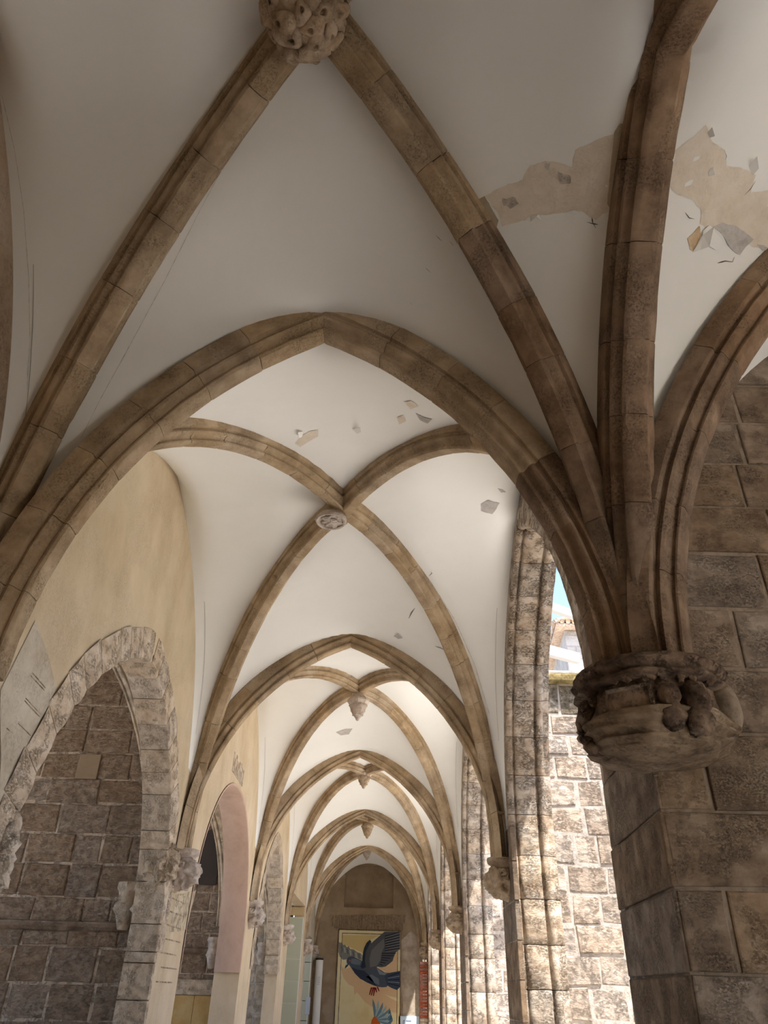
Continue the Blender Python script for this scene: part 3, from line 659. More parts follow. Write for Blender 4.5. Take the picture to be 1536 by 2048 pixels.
# sign, white post, bricks
sg = thing('info_sign', (.98, YE - .04, .1), 'small pale blue information board low beside the mural', 'sign')
bevbox('board', (.63, YE - .05, .1), (1.31, YE - .01, 1.0), flat('sign_blue', s2l(205, 222, 242), .5), sg, .005)
for (x, z, w, h) in ((.88, .86, .17, .025), (.88, .77, .32, .018), (.88, .72, .32, .018), (.88, .67, .32, .018), (.78, .62, .02, .26), (.83, .62, .02, .26), (.78, .87, .07, .015), (.66, .6, .12, .015)):
    mb = MB(); mb.box((x, YE - .054, z), (x + w, YE - .05, z + h)); mb.build('print_line', flat('print_blue', s2l(120, 140, 170)), sg)
def lathe(name, cx_, cy_, prof, mat, parent=None, seg=28, smooth=True):
    vs = []; 
    for (r, z) in prof:
        for k in range(seg): a = 2 * math.pi * k / seg; vs.append((cx_ + r * math.cos(a), cy_ + r * math.sin(a), z))
    fs = [(i * seg + k, i * seg + (k + 1) % seg, (i + 1) * seg + (k + 1) % seg, (i + 1) * seg + k) for i in range(len(prof) - 1) for k in range(seg)]
    fs += [tuple(range(seg - 1, -1, -1)), tuple(range((len(prof) - 1) * seg, len(prof) * seg))]
    o = mesh(name, vs, fs, mat, parent); smooth_by(o, 50) if smooth else None; return o
ps = thing('white_post', (-2.08, YE - .3, 0), 'white cylindrical post with black cap standing by the end wall', 'post')
lathe('tube', -2.08, YE - .3, [(.125, 0), (.125, 2.50)], M_WHITE, ps); lathe('cap', -2.08, YE - .3, [(.125, 2.5), (.135, 2.505), (.135, 2.55), (.1, 2.56)], M_BLACK, ps)
for k in range(5): bevbox('vent_slot', (-2.10, YE - .428, 2.0 - k * .05), (-2.02, YE - .42, 2.012 - k * .05), flat('slot_grey', (.35, .36, .38)), ps, .001)
o = bevbox('electric_box', (XL + .0, 27.4, 1.0), (XL + .12, 27.8, 1.45), flat('box_grey', s2l(190, 200, 215), .5)); tag(o, 'pale blue grey metal box low on the left wall near the white post', 'box')
bs = thing('brick_pilaster', (1.36, T[4] + .0, 0), 'red brick pier stub below the farthest right corbel', 'pier')
for k in range(26): bevbox('brick', (1.17 + (.005 if k % 2 else 0), T[4] - .15, .3 + k * .082), (1.42, T[4] + .14, .3 + k * .082 + .07), M_RED if k > 8 else M_VOUS, bs, .006)

# ------------------------------------------------------------------ courtyard: buttresses, opposite walls, building, beams
for i in range(1, 5):
    y = T[i] - .12; rs = random.Random(40 + i); b = thing('buttress', (2.6, y + .35, 0), f"weathered ashlar buttress in the courtyard, {['nearest', 'second nearest', 'third nearest', 'farthest'][i - 1]} one, seen through the windows", 'buttress', 'courtyard buttresses')
    X0, X1, zt = XR + TR - .02, 3.35, 4.98
    mb = MB(); mb.box((X0, y + .004, 0), (X1 - .004, y + .75, zt)); mb.build('mortar_core', M_COURTM, b)
    if i < 3:
        hs = rects(zt, rs, .24, .33)
        def pk(u, z, r): return M_LICH if z > zt - .45 else M_COURT
        courses((X0, y, 0), (1, 0, 0), (0, -1, 0), X1 - X0, hs, M_COURT, b, 60 + i, .26, .52, gap=.03, proud=(-.004, .010), bev=.012, pick=pk, jit=.014)
    bevbox('coping', (X0, y - .10, zt), (X1 + .1, y + .85, zt + .11), M_MOSS, b, .02)
    bevbox('coping_top', (X0, y - .05, zt + .112), (X1 + .05, y + .8, zt + .17), M_COURTM, b, .02)
wo = struct('wall_opposite', (20, 16, 0)); mb = MB(); mb.box((19, 0, 0), (19.5, 30, 6.5)); mb.box((XR + TR, YE + .3, 0), (20, YE + .8, 6.5)); mb.build('wall_face', M_COURT, wo)
bl = thing('tiled_roof_building', (10, 24, 0), 'pale stone building with clay tiled eaves seen against the sky through the near window', 'building')
E0 = un(1112, 1246, 1, 22.0); ZT = E0.z; E1 = un(1099, 1296, 2, ZT); E2 = un(1175, 1246, 2, ZT)
dA = (E1 - E0); dA.z = 0; dA.normalize(); dB = V((1, .02, 0)).normalized()
LA, LB = 12, 10
c = [E0, E0 + dB * LB, E0 + dB * LB + dA * LA, E0 + dA * LA]; ins = (dA + dB * .9) * .32
ci = [E0 + ins, E0 + dB * LB + ins, E0 + dB * LB + dA * LA, E0 + dA * LA + dB * .3]
M_FAR = stone('bright_far_wall', [(.34, .29, .26), (.44, .40, .37), (.5, .47, .44)], scale=1.5, pit=8, pitamt=.5, bump=.4, rnd=.08)
vs = [(p.x, p.y, 0) for p in ci] + [(p.x, p.y, ZT - .12) for p in ci]; fixn(mesh('wall_block', vs, [(0, 1, 5, 4), (1, 2, 6, 5), (2, 3, 7, 6), (3, 0, 4, 7), (4, 5, 6, 7)], M_FAR, bl))
courses((ci[0].x, ci[0].y, 7.0), dB, V((0, -1, 0)), 4.0, [.42, .45, .4, .43, .46, .4, .44, .42, .45, .43, .4], M_FAR, bl, 77, .5, .95, gap=.03, proud=(.01, .03), bev=.02)
cen = (c[0] + c[2]) / 2
vs = [V((p.x, p.y, ZT)) for p in c] + [V((cen.x, cen.y, ZT + 2.2))] + [V((p.x, p.y, ZT - .1)) for p in c]
fixn(mesh('roof', vs, [(0, 1, 4), (1, 2, 4), (2, 3, 4), (3, 0, 4), (0, 1, 6, 5), (1, 2, 7, 6), (2, 3, 8, 7), (3, 0, 5, 8), (5, 6, 7, 8)], M_TILE, bl))
def tube(name, a, b, r, mat, parent, seg=8, half=False):
    d = (b - a).normalized(); u = d.cross(V((0, 0, 1))).normalized(); w = u.cross(d); vs = []
    for P in (a, b):
        for k in range(seg): q = 2 * math.pi * k / seg; vs.append(P + u * math.cos(q) * r + w * math.sin(q) * r)
    return mesh(name, vs, [(k, (k + 1) % seg, seg + (k + 1) % seg, seg + k) for k in range(seg)] + [tuple(range(seg)), tuple(range(seg, 2 * seg))], mat, parent, True)
apx = vs[4]
for k in range(26):
    P = E0 + dB * (k * .2) + V((0, -.05, .05)); up = (V((P.x, cen.y, ZT + 2.2)) - P); up = up.normalized(); tube('roof_tile', P, P + up * 1.2, .085, M_TILE, bl)
for k in range(30):
    P = E0 + dA * (k * .2) + V((-.05, 0, .05)); tube('roof_tile', P, P + V((1, .1, .35)).normalized() * 1.2, .085, M_TILE, bl)
for n_, (pa, pb, zz, ht) in enumerate((((1101, 1214), (1135, 1226), 8.2, .085), ((1098, 1302), (1155, 1317), 7.2, .10))):
    A_, B_ = un(*pa, 2, zz), un(*pb, 2, zz); d = (B_ - A_).normalized(); A_ = A_ - d * 1.2; B_ = B_ + d * (1.0 if n_ == 0 else 0.02)
    u = d.cross(V((0, 0, 1))).normalized(); vs = []
    for P in (A_, B_):
        for (s, h) in ((-.06, -ht), (.06, -ht), (.06, ht), (-.06, ht)): vs.append(P + u * s + V((0, 0, h)))
    o = fixn(mesh('roof_beam', vs, [(0, 1, 5, 4), (1, 2, 6, 5), (2, 3, 7, 6), (3, 0, 4, 7), (0, 1, 2, 3), (4, 5, 6, 7)], M_BEAM))
    tag(o, ['upper white beam crossing the sky outside the near window', 'lower white beam in front of the tiled building outside'][n_], 'beam', 'white canopy beams')

# ------------------------------------------------------------------ carved pieces
def blob(name, cen, rad, mat, parent, seed, amp=.14, freq=7, cut=None, nu=40, nv=28, squash=None):
    cen = V(cen); vs = []; sv = V((seed * 7.3, seed * 1.7, 0))
    for j in range(nv + 1):
        ph = math.pi * j / nv
        for i in range(nu):
            th = 2 * math.pi * i / nu; d = V((math.sin(ph) * math.cos(th), math.sin(ph) * math.sin(th), math.cos(ph)))
            p = V((d.x * rad[0], d.y * rad[1], d.z * rad[2]))
            r = 1 + amp * (1 - 2.2 * abs(noise.noise(p * freq + sv))) + amp * .5 * (1 - 2 * abs(noise.noise(p * freq * 2.3 + sv))) - amp * .6
            vs.append(cen + p * r)
    fs = [(j * nu + i, j * nu + (i + 1) % nu, (j + 1) * nu + (i + 1) % nu, (j + 1) * nu + i) for j in range(nv) for i in range(nu)]
    return fixn(mesh(name, vs, fs, mat, parent, True))
def curl(name, P, Nn, r, mat, parent, rs):
    """curled leaf knob: cup with a drilled eye and a lip"""
    Nn = V(Nn).normalized(); u = Nn.orthogonal().normalized(); q = rs.uniform(0, 6.28); u = (Matrix.Rotation(q, 3, Nn) @ u); w = Nn.cross(u)
    prof = [(.25, -.6), (.8, -.4), (1.05, -.05), (1.0, .25), (.78, .5), (.5, .62), (.32, .55), (.24, .3), (.20, -.05)]
    seg = 18; vs = []
    for k, (a, h) in enumerate(prof):
        for i in range(seg):
            t = 2 * math.pi * i / seg; st = 1 + .16 * math.cos(3 * t + q) + (.22 * math.cos(t) if a > .5 else 0); el = 1.25 if math.cos(t) > 0 else 1
            tw = t + h * .5
            vs.append(P + (u * math.cos(tw) * a * st * el + w * math.sin(tw) * a * st * .85 + Nn * (h + (.18 * math.cos(t) if a > .4 else .25))) * r)
    n = len(prof); fs = [(k * seg + i, k * seg + (i + 1) % seg, (k + 1) * seg + (i + 1) % seg, (k + 1) * seg + i) for k in range(n - 1) for i in range(seg)] + [tuple(range(seg)), tuple(range((n - 1) * seg, n * seg))]
    return fixn(mesh(name, vs, fs, mat, parent, True))
def leaf(name, P, d, Nn, ln, wd, mat, parent, rs, curlup=.5):
    """ribbed acanthus tongue running along d and curling out along Nn"""
    d = V(d).normalized(); Nn = (V(Nn) - d * V(Nn).dot(d)).normalized(); w = d.cross(Nn); nu, nv = 9, 9; vs = []
    for j in range(nv):
        t = j / (nv - 1); wid = wd * (math.sin(math.pi * (.12 + .8 * t)) ** .7) * (1 + .18 * math.cos(t * 19))
        c_ = P + d * ln * (t - .25 * t ** 4) + Nn * ln * (curlup * t ** 3 + .10 * math.sin(t * 3.1))
        for i in range(nu):
            s = i / (nu - 1) * 2 - 1; vs.append(c_ + w * s * wid + Nn * (-.35 * wid * s * s + .06 * wid * math.cos(s * 9)))
    m0 = len(vs)
    for j in range(nv):
        for i in range(nu): vs.append(vs[j * nu + i] - Nn * wd * .28)
    fs = []
    for j in range(nv - 1):
        for i in range(nu - 1): a = j * nu + i; fs += [(a, a + 1, a + nu + 1, a + nu), (m0 + a, m0 + a + nu, m0 + a + nu + 1, m0 + a + 1)]
    bd = [(i) for i in range(nu)] + [j * nu + nu - 1 for j in range(1, nv)] + [(nv - 1) * nu + i for i in range(nu - 2, -1, -1)] + [j * nu for j in range(nv - 2, 0, -1)]
    for k in range(len(bd)): a, b = bd[k], bd[(k + 1) % len(bd)]; fs.append((a, b, m0 + b, m0 + a))
    return fixn(mesh(name, vs, fs, mat, parent, True))
# great boss
gb = V((-.515, 1.72, 5.86)); ax = V((.0, -.02, -1)).normalized()
b0 = thing('vault_boss', (gb.x, gb.y, gb.z - .2), 'great round boss carved with curling leaves at the top of the picture', 'boss', 'vault bosses')
blob('core', gb + V((0, 0, .04)), (.20, .20, .18), M_CARV, b0, 3, .1, 9)
rs = random.Random(12); gold = math.pi * (3 - 5 ** .5); cnt = 32
for k in range(cnt):
    zz = -1 + 1.25 * (k + .5) / cnt; rr_ = math.sqrt(max(0, 1 - zz * zz)); a = k * gold; d = V((rr_ * math.cos(a), rr_ * math.sin(a), zz))
    P = gb + V((0, 0, .03)) + V((d.x * .185, d.y * .185, d.z * .165)); curl('curled_leaf', P, d + V((0, 0, -.25)), rs.uniform(.05, .07) * (1 if zz < -.2 else .8), M_CARV, b0, rs)
for k in range(22):
    a = 2 * math.pi * k / 22; d = V((math.cos(a), math.sin(a), 0)); leaf('rim_leaf', gb + d * .17 + V((0, 0, .13)), d + V((0, 0, .15)), V((0, 0, -1)), .075, .026, M_CARV, b0, rs)
# flat round boss
b1 = thing('vault_boss', (BOSS[1][0], BOSS[1][1], 5.6), 'flat round disc boss with a rough worn centre at the second rib crossing', 'boss', 'vault bosses')
bx, by = -.625, 6.34
lathe('neck', bx + .03, by + .02, [(.10, 6.05), (.11, 5.85), (.13, 5.76), (.15, 5.72)], M_RIB, b1)
lathe('rim', bx, by, [(.13, 5.75), (.155, 5.735), (.165, 5.71), (.163, 5.69), (.15, 5.675), (.132, 5.68), (.125, 5.70)], M_CARVL, b1, 40)
blob('worn_carving', (bx, by, 5.715), (.13, .13, .035), M_CARVL, b1, 5, .5, 26)
# pendant bosses
for i in (2, 3, 4, 5):
    x, y, z = BOSS[i]; z = un(0, 0, 1, y).z * 0 + 5.74
    tip = {2: (715, 1441), 3: (727, 1577), 4: (734, 1677), 5: (733, 1720)}[i]; tp = un(*tip, 1, y); x = tp.x
    q = 1.0 if i < 5 else .9; zt_ = tp.z
    b = thing('vault_boss', (x, y, zt_), f'carved stone boss, {desc[i]}', 'boss', 'vault bosses')
    lathe('cap', x, y, [(.10, zt_ + .55), (.11, zt_ + .42), (.15, zt_ + .38), (.185, zt_ + .345), (.19, zt_ + .315), (.17, zt_ + .29), (.15, zt_ + .26)], M_RIB if i == 4 else M_CARVL, b, 8, False)
    mt = M_CARVL if i in (2, 5) else M_CARV
    lathe('core', x, y, [(.13, zt_ + .3), (.14, zt_ + .22), (.10, zt_ + .12), (.05, zt_ + .05), (.02, zt_ + .02)], mt, b)
    rs = random.Random(i)
    for (zz, rr_, m) in ((.27, .13, 10), (.19, .105, 8), (.11, .065, 6)):
        for k in range(m):
            a = 2 * math.pi * (k + .5 * (m % 4 == 0)) / m; d = V((math.cos(a), math.sin(a), 0))
            leaf('leaf', V((x, y, zt_ + zz + .05)) + d * rr_, V((0, 0, -1)) + d * .1, d, .11, .042, mt, b, rs, .18)
    blob('tip_bud', (x, y, zt_ + .035), (.035, .035, .04), mt, b, i, .2, 30, nu=16, nv=12)
lathe_b = thing('vault_boss', (4.15, 1.72, 5.7), 'carved boss of the side gallery vault beyond the right edge', 'boss', 'vault bosses'); blob('core', (4.15, 1.72, 5.75), (.2, .2, .16), M_CARV, lathe_b, 8, .2, 9)

# foliage corbels
def corbel(x, y, side, label, mat, sc=1.0, seed=0, seg2=True):
    """half round capital against a wall; side +1 wall on the right (+x), -1 wall on the left"""
    rs = random.Random(seed); c = thing('corbel', (x, y, ZS - .4 * sc), label, 'corbel', 'carved wall corbels')
    s = -side; W0 = XR if side > 0 else XL; Z = ZS; X = W0
    def half(nm, prof, m):
        vs = []; n = 9
        for (r, z) in prof:
            for k in range(n):
                a = math.pi * k / (n - 1) - math.pi / 2; vs.append((X - .02 * s + s * (r * 1.0 * math.cos(a)), y + r * .82 * math.sin(a), z))
        fs = [(i * n + k, i * n + k + 1, (i + 1) * n + k + 1, (i + 1) * n + k) for i in range(len(prof) - 1) for k in range(n - 1)] + [tuple(range(n)), tuple(range((len(prof) - 1) * n, len(prof) * n))]
        return smooth_by(fixn(mesh(nm, vs, fs, m, c)), 50)
    q = sc
    half('abacus', [(.20 * q, Z + .03), (.235 * q, Z + .025), (.245 * q, Z - .0), (.235 * q, Z - .035), (.205 * q, Z - .05), (.195 * q, Z - .075), (.215 * q, Z - .085), (.2 * q, Z - .1)], mat)
    half('bell', [(.19 * q, Z - .09), (.2 * q, Z - .16), (.22 * q, Z - .22), (.2 * q, Z - .3), (.12 * q, Z - .38), (.03, Z - .42)], mat)
    blob('foliage', (X + s * .06, y, Z - .22 * q), (.185 * q, .2 * q, .15 * q), mat, c, seed, .3, 11)
    for k in range(7):
        a = math.pi * (k + .5) / 7 - math.pi / 2; d = V((s * math.cos(a), math.sin(a), 0))
        P = V((X, y, Z - .33 * q)) + d * .12 * q
        leaf('leaf', P, d * .45 + V((0, 0, 1)), d, .2 * q, .055 * q, mat, c, rs, .32)
    for k in range(4):
        a = math.pi * (k + .5) / 4 - math.pi / 2; d = V((s * math.cos(a), math.sin(a), 0)); curl('curled_leaf', V((X, y, Z - .15 * q)) + d * .2 * q, d, .04 * q, mat, c, rs)
    return c
for i in range(1, 5):
    corbel(SR, T[i], 1, f'leaf carved stone corbel on the right window piers, {["nearest small one", "second small one", "third small one", "last one above red bricks"][i-1]}', M_CARV, 1.0, 10 + i)
for i in range(0, 5):
    corbel(SL, T[i] if i else T[0], -1, f'pale leaf carved corbel on the left wall, {["cut by the left picture edge", "nearest whole one by the big arch", "second whole one after the pink arch", "third whole one before the green tiles", "fourth whole one left of the white post"][i]}', M_CARVL, 1.0 if i else 1.15, 20 + i)
corbel(SL, YE - .15, -1, 'small pale corbel in the far left corner against the end wall', M_CARVL, .75, 33)
# chapel responds
def respond(x, y, z, label, mat, r=.12):
    c = thing('respond_capital', (x, y, z - .45), label, 'capital', 'chapel capitals')
    lathe('abacus', x, y, [(r * .9, z + .04), (r * 1.25, z + .03), (r * 1.3, z - .02), (r * 1.05, z - .06)], mat, c, 8, False)
    lathe('bell', x, y, [(r * 1.05, z - .05), (r * .95, z - .14), (r * 1.15, z - .2), (r * .9, z - .3), (r * .5, z - .42)], mat, c, 10)
    blob('carving', (x, y, z - .22), (r * 1.1, r * 1.1, .1), mat, c, int(abs(y) * 10), .25, 14, nu=24, nv=16)
    return c
respond(-2.78, YC1 - .1, 2.52, 'small stone capital at the foot of the chapel rib in the near arch', M_VOUS, .11)
respond(-2.50, YC1 - .16, 2.50, 'broad eight sided stone capital on the jamb of the near arch', M_VOUS, .17)
respond(-2.86, 14.4, 2.30, 'small pale stub capital inside the pink arch', M_CARVL, .09)
respond(-2.80, 19.9, 2.5, 'left of two tiny capitals inside the third arch', M_CARVL, .1)
respond(-2.55, 19.9, 2.5, 'right of two tiny capitals inside the third arch', M_CARVL, .1)
o = blob('broken_masonry', (XL - .08, 8.72, 2.72), (.16, .2, .2), M_VOUS, None, 4, .4, 9); tag(o, 'dark broken stone lump beside the nearest whole left corbel', 'stone')
o = blob('arch_foot_rubble', (XL - .08, 4.86, 2.2), (.14, .12, .3), M_VOUS, None, 6, .35, 9); tag(o, 'rough broken stone at the left foot of the near arch', 'stone')

# the big corner corbel
cc = V((1.35, 3.62, 0)); CB = thing('corner_corbel', (1.33, 3.45, 2.45), 'big dark weathered corbel carved with figures on the corner pier', 'corbel')
def poly_ring(r, z, n=72, sharp=.5):
    out_ = []
    for k in range(n):
        a = 2 * math.pi * k / n; oct_ = math.cos(math.pi / 8) / math.cos(((a + math.pi / 8) % (math.pi / 4)) - math.pi / 8); rr_ = r * (oct_ * sharp + (1 - sharp))
        out_.append(V((cc.x + rr_ * math.cos(a), cc.y + rr_ * math.sin(a), z)))
    return out_
def ringbody(name, prof, mat, jit, freq, seed, folds=0, vertical=False):
    vs = []; n = 120
    for (r, z) in prof:
        for p in poly_ring(r, z, n):
            d = (p - V((cc.x, cc.y, z))).normalized(); a = math.atan2(d.y, d.x)
            q = p * freq; 
            if vertical: q = V((q.x, q.y, q.z * .25))
            k = jit * (1 - 2.4 * abs(noise.noise(q + V((seed, 0, 0))))) + jit * .4 * noise.noise(q * 3)
            if folds: k += folds * math.sin(a * 4 + z * 150 + 3 * noise.noise(q * .5))
            vs.append(p + d * k)
    fs = [(i * n + k, i * n + (k + 1) % n, (i + 1) * n + (k + 1) % n, (i + 1) * n + k) for i in range(len(prof) - 1) for k in range(n)] + [tuple(range(n)), tuple(range((len(prof) - 1) * n, len(prof) * n))]
    return fixn(mesh(name, vs, fs, mat, CB, True))
def dense(pr, k=4):
    o_ = []
    for i in range(len(pr) - 1):
        for j in range(k): t = j / k; o_.append((pr[i][0] * (1 - t) + pr[i + 1][0] * t, pr[i][1] * (1 - t) + pr[i + 1][1] * t))
    return o_ + [pr[-1]]
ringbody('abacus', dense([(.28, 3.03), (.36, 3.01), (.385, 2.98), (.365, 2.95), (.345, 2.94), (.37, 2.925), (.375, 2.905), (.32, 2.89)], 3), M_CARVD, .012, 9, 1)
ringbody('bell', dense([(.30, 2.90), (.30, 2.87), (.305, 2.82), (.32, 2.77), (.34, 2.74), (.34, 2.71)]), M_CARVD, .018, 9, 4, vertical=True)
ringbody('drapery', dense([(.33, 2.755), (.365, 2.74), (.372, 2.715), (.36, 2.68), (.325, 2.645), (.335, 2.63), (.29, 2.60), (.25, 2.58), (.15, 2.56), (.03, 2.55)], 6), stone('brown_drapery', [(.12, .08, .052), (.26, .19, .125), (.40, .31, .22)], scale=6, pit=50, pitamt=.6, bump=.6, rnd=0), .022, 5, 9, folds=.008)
def facing(px, py, out=0.0, Yg=None):
    """point on the corbel's outer drum below a pixel"""
    d = ray(px, py); o_ = EYE - V((cc.x, cc.y, 0)); R_ = .345 + out
    a = d.x ** 2 + d.y ** 2; b = 2 * (o_.x * d.x + o_.y * d.y); c_ = o_.x ** 2 + o_.y ** 2 - R_ * R_; disc = b * b - 4 * a * c_
    t = (-b - math.sqrt(disc)) / (2 * a) if disc > 0 else -b / (2 * a)
    P = EYE + d * t; n_ = V((P.x - cc.x, P.y - cc.y, 0)).normalized(); return P, n_
rs = random.Random(5)
# scroll panel with raised edges
qs = [(1212, 1385), (1298, 1368), (1312, 1432), (1208, 1462)]
C4 = [facing(*q)[0] for q in qs]; n_ = facing(1260, 1410)[1]
def slab(nm, pts, nrm, t, mat): 
    m = len(pts); return fixn(mesh(nm, [p + nrm * t for p in pts] + [p - nrm * .06 for p in pts], [tuple(range(m)), tuple(range(m, 2 * m))] + [(i, (i + 1) % m, m + (i + 1) % m, m + i) for i in range(m)], mat, CB))
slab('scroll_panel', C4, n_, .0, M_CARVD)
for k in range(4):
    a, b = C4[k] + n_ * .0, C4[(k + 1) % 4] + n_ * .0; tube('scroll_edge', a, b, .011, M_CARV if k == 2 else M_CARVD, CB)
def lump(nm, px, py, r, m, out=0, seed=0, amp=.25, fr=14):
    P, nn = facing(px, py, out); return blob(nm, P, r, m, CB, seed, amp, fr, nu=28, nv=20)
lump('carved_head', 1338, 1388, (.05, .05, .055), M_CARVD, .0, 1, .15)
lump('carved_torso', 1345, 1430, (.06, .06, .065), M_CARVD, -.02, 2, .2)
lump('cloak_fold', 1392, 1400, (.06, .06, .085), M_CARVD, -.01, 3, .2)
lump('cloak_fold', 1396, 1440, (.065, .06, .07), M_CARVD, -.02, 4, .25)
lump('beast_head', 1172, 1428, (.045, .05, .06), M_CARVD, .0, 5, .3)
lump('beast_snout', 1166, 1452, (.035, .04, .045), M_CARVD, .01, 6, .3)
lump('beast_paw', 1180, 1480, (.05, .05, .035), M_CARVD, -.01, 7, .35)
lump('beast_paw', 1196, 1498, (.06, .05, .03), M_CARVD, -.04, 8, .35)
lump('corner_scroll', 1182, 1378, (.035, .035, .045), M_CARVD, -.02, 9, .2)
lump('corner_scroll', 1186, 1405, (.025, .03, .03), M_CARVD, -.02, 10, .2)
P_ = un(1450, 1420, 1, 3.52); blob('pale_broken_face', P_, (.07, .08, .13), M_NEARM, CB, 11, .12, 6)
P_ = un(1430, 1465, 1, 3.5); blob('pale_broken_face', P_, (.09, .08, .06), M_NEARM, CB, 12, .12, 6)
for k in range(9):
    px = 1205 + k * 26; P, nn = facing(px, 1345 + abs(k - 4) * 3, -.01); leaf('abacus_leaf', P - V((0, 0, .03)), V((rs.uniform(-.8, .8) * nn.y, -rs.uniform(-.8, .8) * nn.x, .7)), nn, .085, .022, M_CARVD, CB, rs, .3)

# ------------------------------------------------------------------ damage on the webs
bpy.context.view_layer.update()
vsA, fsA = [], []
for o in WEBS:
    b_ = len(vsA); vsA += [o.matrix_world @ v.co for v in o.data.vertices]; fsA += [tuple(i + b_ for i in p.vertices) for p in o.data.polygons]
bvh = BVHTree.FromPolygons(vsA, fsA)
def hit(x, y):
    P, N_, i, d = bvh.ray_cast(EYE, ray(x, y)); 
    if P is None: return None, None
    if N_.dot(EYE - P) < 0: N_ = -N_
    return P, N_
def inpoly(q, h):
    r = False; m = len(h)
    for i in range(m):
        a, b = h[i], h[(i + 1) % m]
        if (a[1] > q[1]) != (b[1] > q[1]) and q[0] < (b[0] - a[0]) * (q[1] - a[1]) / (b[1] - a[1]) + a[0]: r = not r
    return r
def web_patch(nm, px, mat, lift=.003, rough=3.0, step=9, thick=0.0):
    B_ = []
    for i in range(len(px)):
        a, b = V(px[i]), V(px[(i + 1) % len(px)]); k = max(1, int((b - a).length / 5))
        for j in range(k):
            q = a.lerp(b, j / k); w = noise.noise_vector(V((q.x, q.y, 0)) * .09) * rough + noise.noise_vector(V((q.x, q.y, 3)) * .35) * rough * .5
            B_.append(V((q.x + w.x, q.y + w.y)))
    xs = [p.x for p in B_]; ys = [p.y for p in B_]; I = []
    x = min(xs)
    while x < max(xs):
        y = min(ys)
        while y < max(ys):
            if inpoly((x, y), B_): I.append(V((x, y)))
            y += step
        x += step
    vv, ee, ff, _, _, _ = delaunay_2d_cdt(B_ + I, [(i, (i + 1) % len(B_)) for i in range(len(B_))], [], 1, 1e-4)
    ff = [f for f in ff if inpoly((sum(vv[i][0] for i in f) / 3, sum(vv[i][1] for i in f) / 3), B_)]
    out_ = []
    for v in vv:
        P, N_ = hit(v[0], v[1])
        if P is None: return None
        out_.append(P + N_ * lift)
    return mesh(nm, out_, ff, mat, ceiling, True)
def flake(px, lift=.03, nm='paint_flake', mat=None):
    """curled paint chip: first edge attached, last edge lifted"""
    n = len(px); P = [hit(*p) for p in px]
    if any(p[0] is None for p in P): return
    vs = []; 
    for i, (p, N_) in enumerate(P): k = [0, .35, 1.0, .8, .3, 0][min(i, 5)] if n > 4 else [0, 1, .9, .1][i % 4]; vs.append(p + N_ * (.004 + lift * k))
    vs2 = [v + P[0][1] * .002 for v in vs]
    mesh(nm, vs + vs2, [tuple(range(n)), tuple(range(n, 2 * n))] + [(i, (i + 1) % n, n + (i + 1) % n, n + i) for i in range(n)], mat or M_WEB, ceiling)
def crack(px, w=1.6, mat=M_CRACK, nm='plaster_crack', lift=.004):
    Q = []
    for i in range(len(px) - 1):
        a, b = V(px[i]), V(px[i + 1]); k = max(1, int((b - a).length / 6))
        for j in range(k): Q.append(a.lerp(b, j / k))
    Q.append(V(px[-1])); vs = []
    for i, q in enumerate(Q):
        d = (Q[min(i + 1, len(Q) - 1)] - Q[max(i - 1, 0)]); d = V((-d.y, d.x)).normalized(); ww = w * (.3 + .7 * abs(noise.noise(V((q.x, q.y, 0)) * .3)) * 2) * (0.3 if i in (0, len(Q) - 1) else 1)
        for s in (-.5, .5):
            P, N_ = hit(q.x + d.x * ww * s, q.y + d.y * ww * s)
            if P is None: return
            vs.append(P + N_ * lift)
    mesh(nm, vs, [(2 * i, 2 * i + 1, 2 * i + 3, 2 * i + 2) for i in range(len(Q) - 1)], mat, ceiling)
# big bare zone left of the upright rib
web_patch('bare_render', [(972, 392), (1000, 374), (1045, 360), (1060, 332), (1090, 322), (1120, 325), (1145, 335), (1150, 300), (1185, 285), (1205, 275), (1240, 262), (1232, 415), (1205, 430), (1190, 440), (1165, 422), (1110, 428), (1085, 430), (1060, 440), (1030, 445), (1005, 452), (995, 425)], M_PEEL)
web_patch('brown_strip', [(1240, 246), (1262, 246), (1256, 420), (1228, 425), (1214, 408), (1222, 330), (1228, 265)], M_BROWNP, .006, 1.0)
web_patch('brown_strip', [(957, 398), (970, 392), (997, 440), (992, 468), (975, 440)], M_BROWNP, .006, 1.0)
web_patch('worn_speckle', [(1092, 325), (1102, 326), (1100, 338), (1090, 334)], M_GREYP, .006, 3, 5)
web_patch('worn_speckle', [(1005, 398), (1025, 394), (1038, 408), (1020, 418), (1008, 410)], stone('speckle', [(.40, .34, .28), (.62, .55, .47), (.72, .65, .56)], scale=25, pit=90, pitamt=.8), .006, 4, 5)
web_patch('worn_speckle', [(1115, 345), (1140, 350), (1142, 366), (1122, 368)], stone('speckle_b', [(.40, .34, .28), (.62, .55, .47), (.72, .65, .56)], scale=25, pit=90, pitamt=.8), .006, 4, 5)
flake([(1050, 440), (1062, 444), (1075, 432), (1084, 440), (1078, 428), (1060, 430)], .02); flake([(1130, 424), (1150, 420), (1165, 424), (1150, 430)], .012)
crack([(1174, 444), (1184, 447), (1196, 449)], 3); crack([(1184, 434), (1186, 446), (1192, 456)], 2.4)
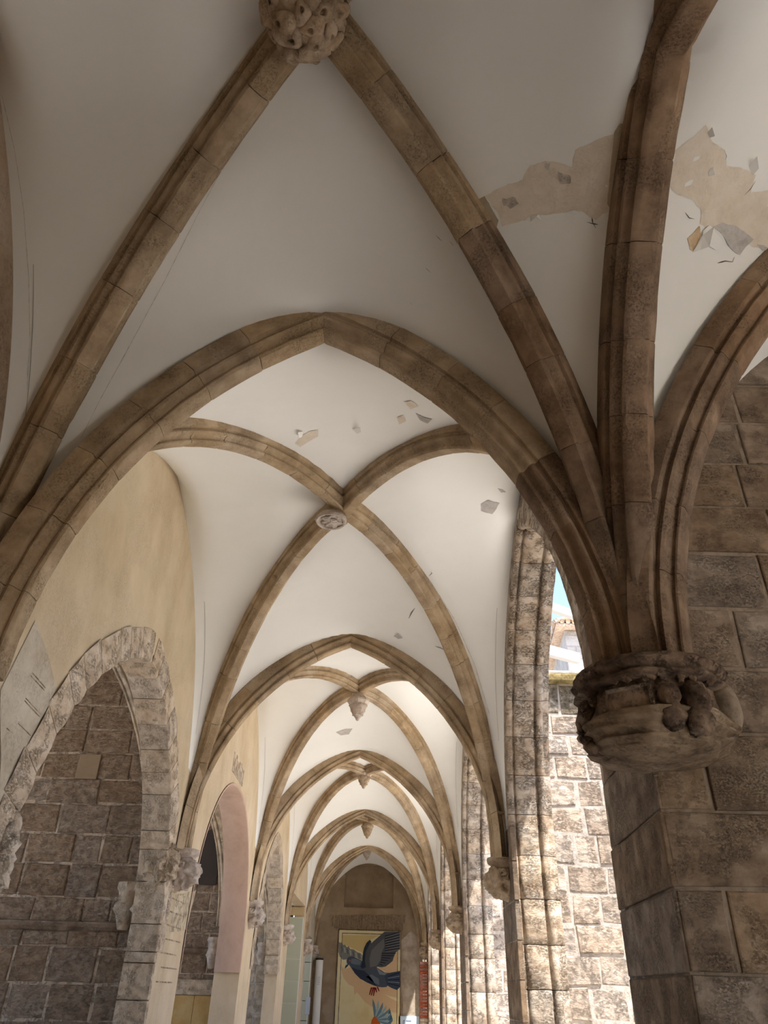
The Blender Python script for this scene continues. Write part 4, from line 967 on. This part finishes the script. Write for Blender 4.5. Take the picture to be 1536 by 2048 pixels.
# right of the upright rib
web_patch('bare_render', [(1338, 312), (1365, 290), (1400, 262), (1412, 250), (1425, 285), (1448, 300), (1452, 330), (1480, 335), (1510, 350), (1500, 385), (1536, 380), (1536, 500), (1500, 492), (1480, 470), (1450, 460), (1420, 462), (1400, 448), (1402, 420), (1385, 400), (1355, 388), (1335, 372)], M_PEEL)
web_patch('grey_hole', [(1425, 452), (1445, 446), (1470, 452), (1490, 465), (1506, 478), (1490, 495), (1478, 509), (1462, 500), (1450, 480), (1440, 465)], M_GREYP, .006, 2, 6)
web_patch('rust_stain', [(1375, 478), (1398, 452), (1402, 470), (1388, 502), (1378, 498)], stone('rust', [(.42, .26, .12), (.6, .42, .24), (.72, .58, .4)], scale=12, pitamt=0), .005, 2, 5)
flake([(1384, 505), (1400, 470), (1412, 452), (1406, 492), (1395, 500)], .06, mat=M_WEB); flake([(1404, 462), (1416, 450), (1440, 468), (1450, 490), (1430, 500), (1405, 485)], .012)
flake([(1498, 332), (1506, 310), (1510, 335), (1504, 350)], .03); flake([(1414, 265), (1418, 252), (1424, 270), (1418, 275)], .03); flake([(1415, 345), (1420, 332), (1424, 348), (1416, 352)], .02)
crack([(1434, 526), (1450, 522), (1464, 524), (1468, 514)], 3.2); crack([(1370, 425), (1378, 436), (1388, 438)], 2); crack([(1510, 362), (1500, 378), (1488, 390)], 1.6); crack([(1448, 300), (1452, 312), (1450, 320)], 1.6)
web_patch('grey_hole', [(1512, 488), (1526, 490), (1536, 496), (1536, 504), (1524, 500)], M_GREYP, .006, 1.5, 6)
# farther bays
web_patch('bare_render', [(590, 886), (602, 872), (618, 862), (637, 858), (636, 872), (618, 882), (600, 894)], M_PEEL, .004, 1.5, 6)
flake([(606, 862), (595, 858), (598, 870), (604, 872)], .03); flake([(706, 858), (722, 846), (724, 856), (714, 866)], .04)
web_patch('bare_render', [(808, 804), (822, 800), (838, 812), (822, 818)], M_PEEL, .004, 1.2, 6); web_patch('grey_hole', [(831, 824), (846, 834), (864, 838), (856, 846), (840, 840)], M_GREYP, .004, 1.2, 6)
web_patch('bare_render', [(794, 834), (806, 830), (812, 842), (800, 848)], M_PEEL, .004, 1.2, 6)
web_patch('grey_hole', [(962, 1008), (976, 1000), (998, 1006), (990, 1022), (985, 1028), (962, 1022)], M_GREYP, .004, 1.5, 6); web_patch('grey_hole', [(995, 976), (1004, 978), (1012, 984), (1002, 985)], M_GREYP, .004, 1, 5)
crack([(818, 1236), (824, 1224), (830, 1216)], 3); web_patch('grey_hole', [(788, 1272), (796, 1266), (805, 1276), (796, 1278)], M_GREYP, .004, 1.2, 5)
crack([(870, 1292), (882, 1296), (892, 1301)], 1.2); crack([(858, 1152), (864, 1146), (862, 1143)], 2)
web_patch('bare_render', [(672, 1464), (690, 1458), (705, 1457), (698, 1468), (682, 1470)], M_GREYP, .004, 1, 5)
for q in (((872, 470), (884, 482)), ((852, 536), (862, 545)), ((820, 604), (826, 610)), ((900, 482), (908, 492))): crack(q, 2, M_BROWNP)
# fine drawn lines along ribs of the near bay
crack([(5, 190), (30, 300), (48, 420), (58, 560), (60, 680), (54, 780)], 1.0, M_LINE, 'drawn_line')
crack([(146, 680), (110, 740), (72, 800)], 1.2, M_LINE, 'drawn_line')
crack([(548, 172), (470, 290), (400, 420), (330, 560), (260, 690), (200, 800), (160, 880)], .9, M_LINE, 'drawn_line')
crack([(688, 20), (740, 90), (800, 180), (880, 300), (950, 400)], .9, M_LINE, 'drawn_line')
crack([(1000, 470), (1050, 560), (1100, 690), (1140, 790), (1165, 870)], .9, M_LINE, 'drawn_line')
crack([(1362, 100), (1350, 200), (1338, 330), (1330, 440)], 1.0, M_LINE, 'drawn_line')
crack([(720, 1030), (800, 1090), (860, 1160), (910, 1240), (950, 1330), (980, 1430)], .8, M_LINE, 'drawn_line')
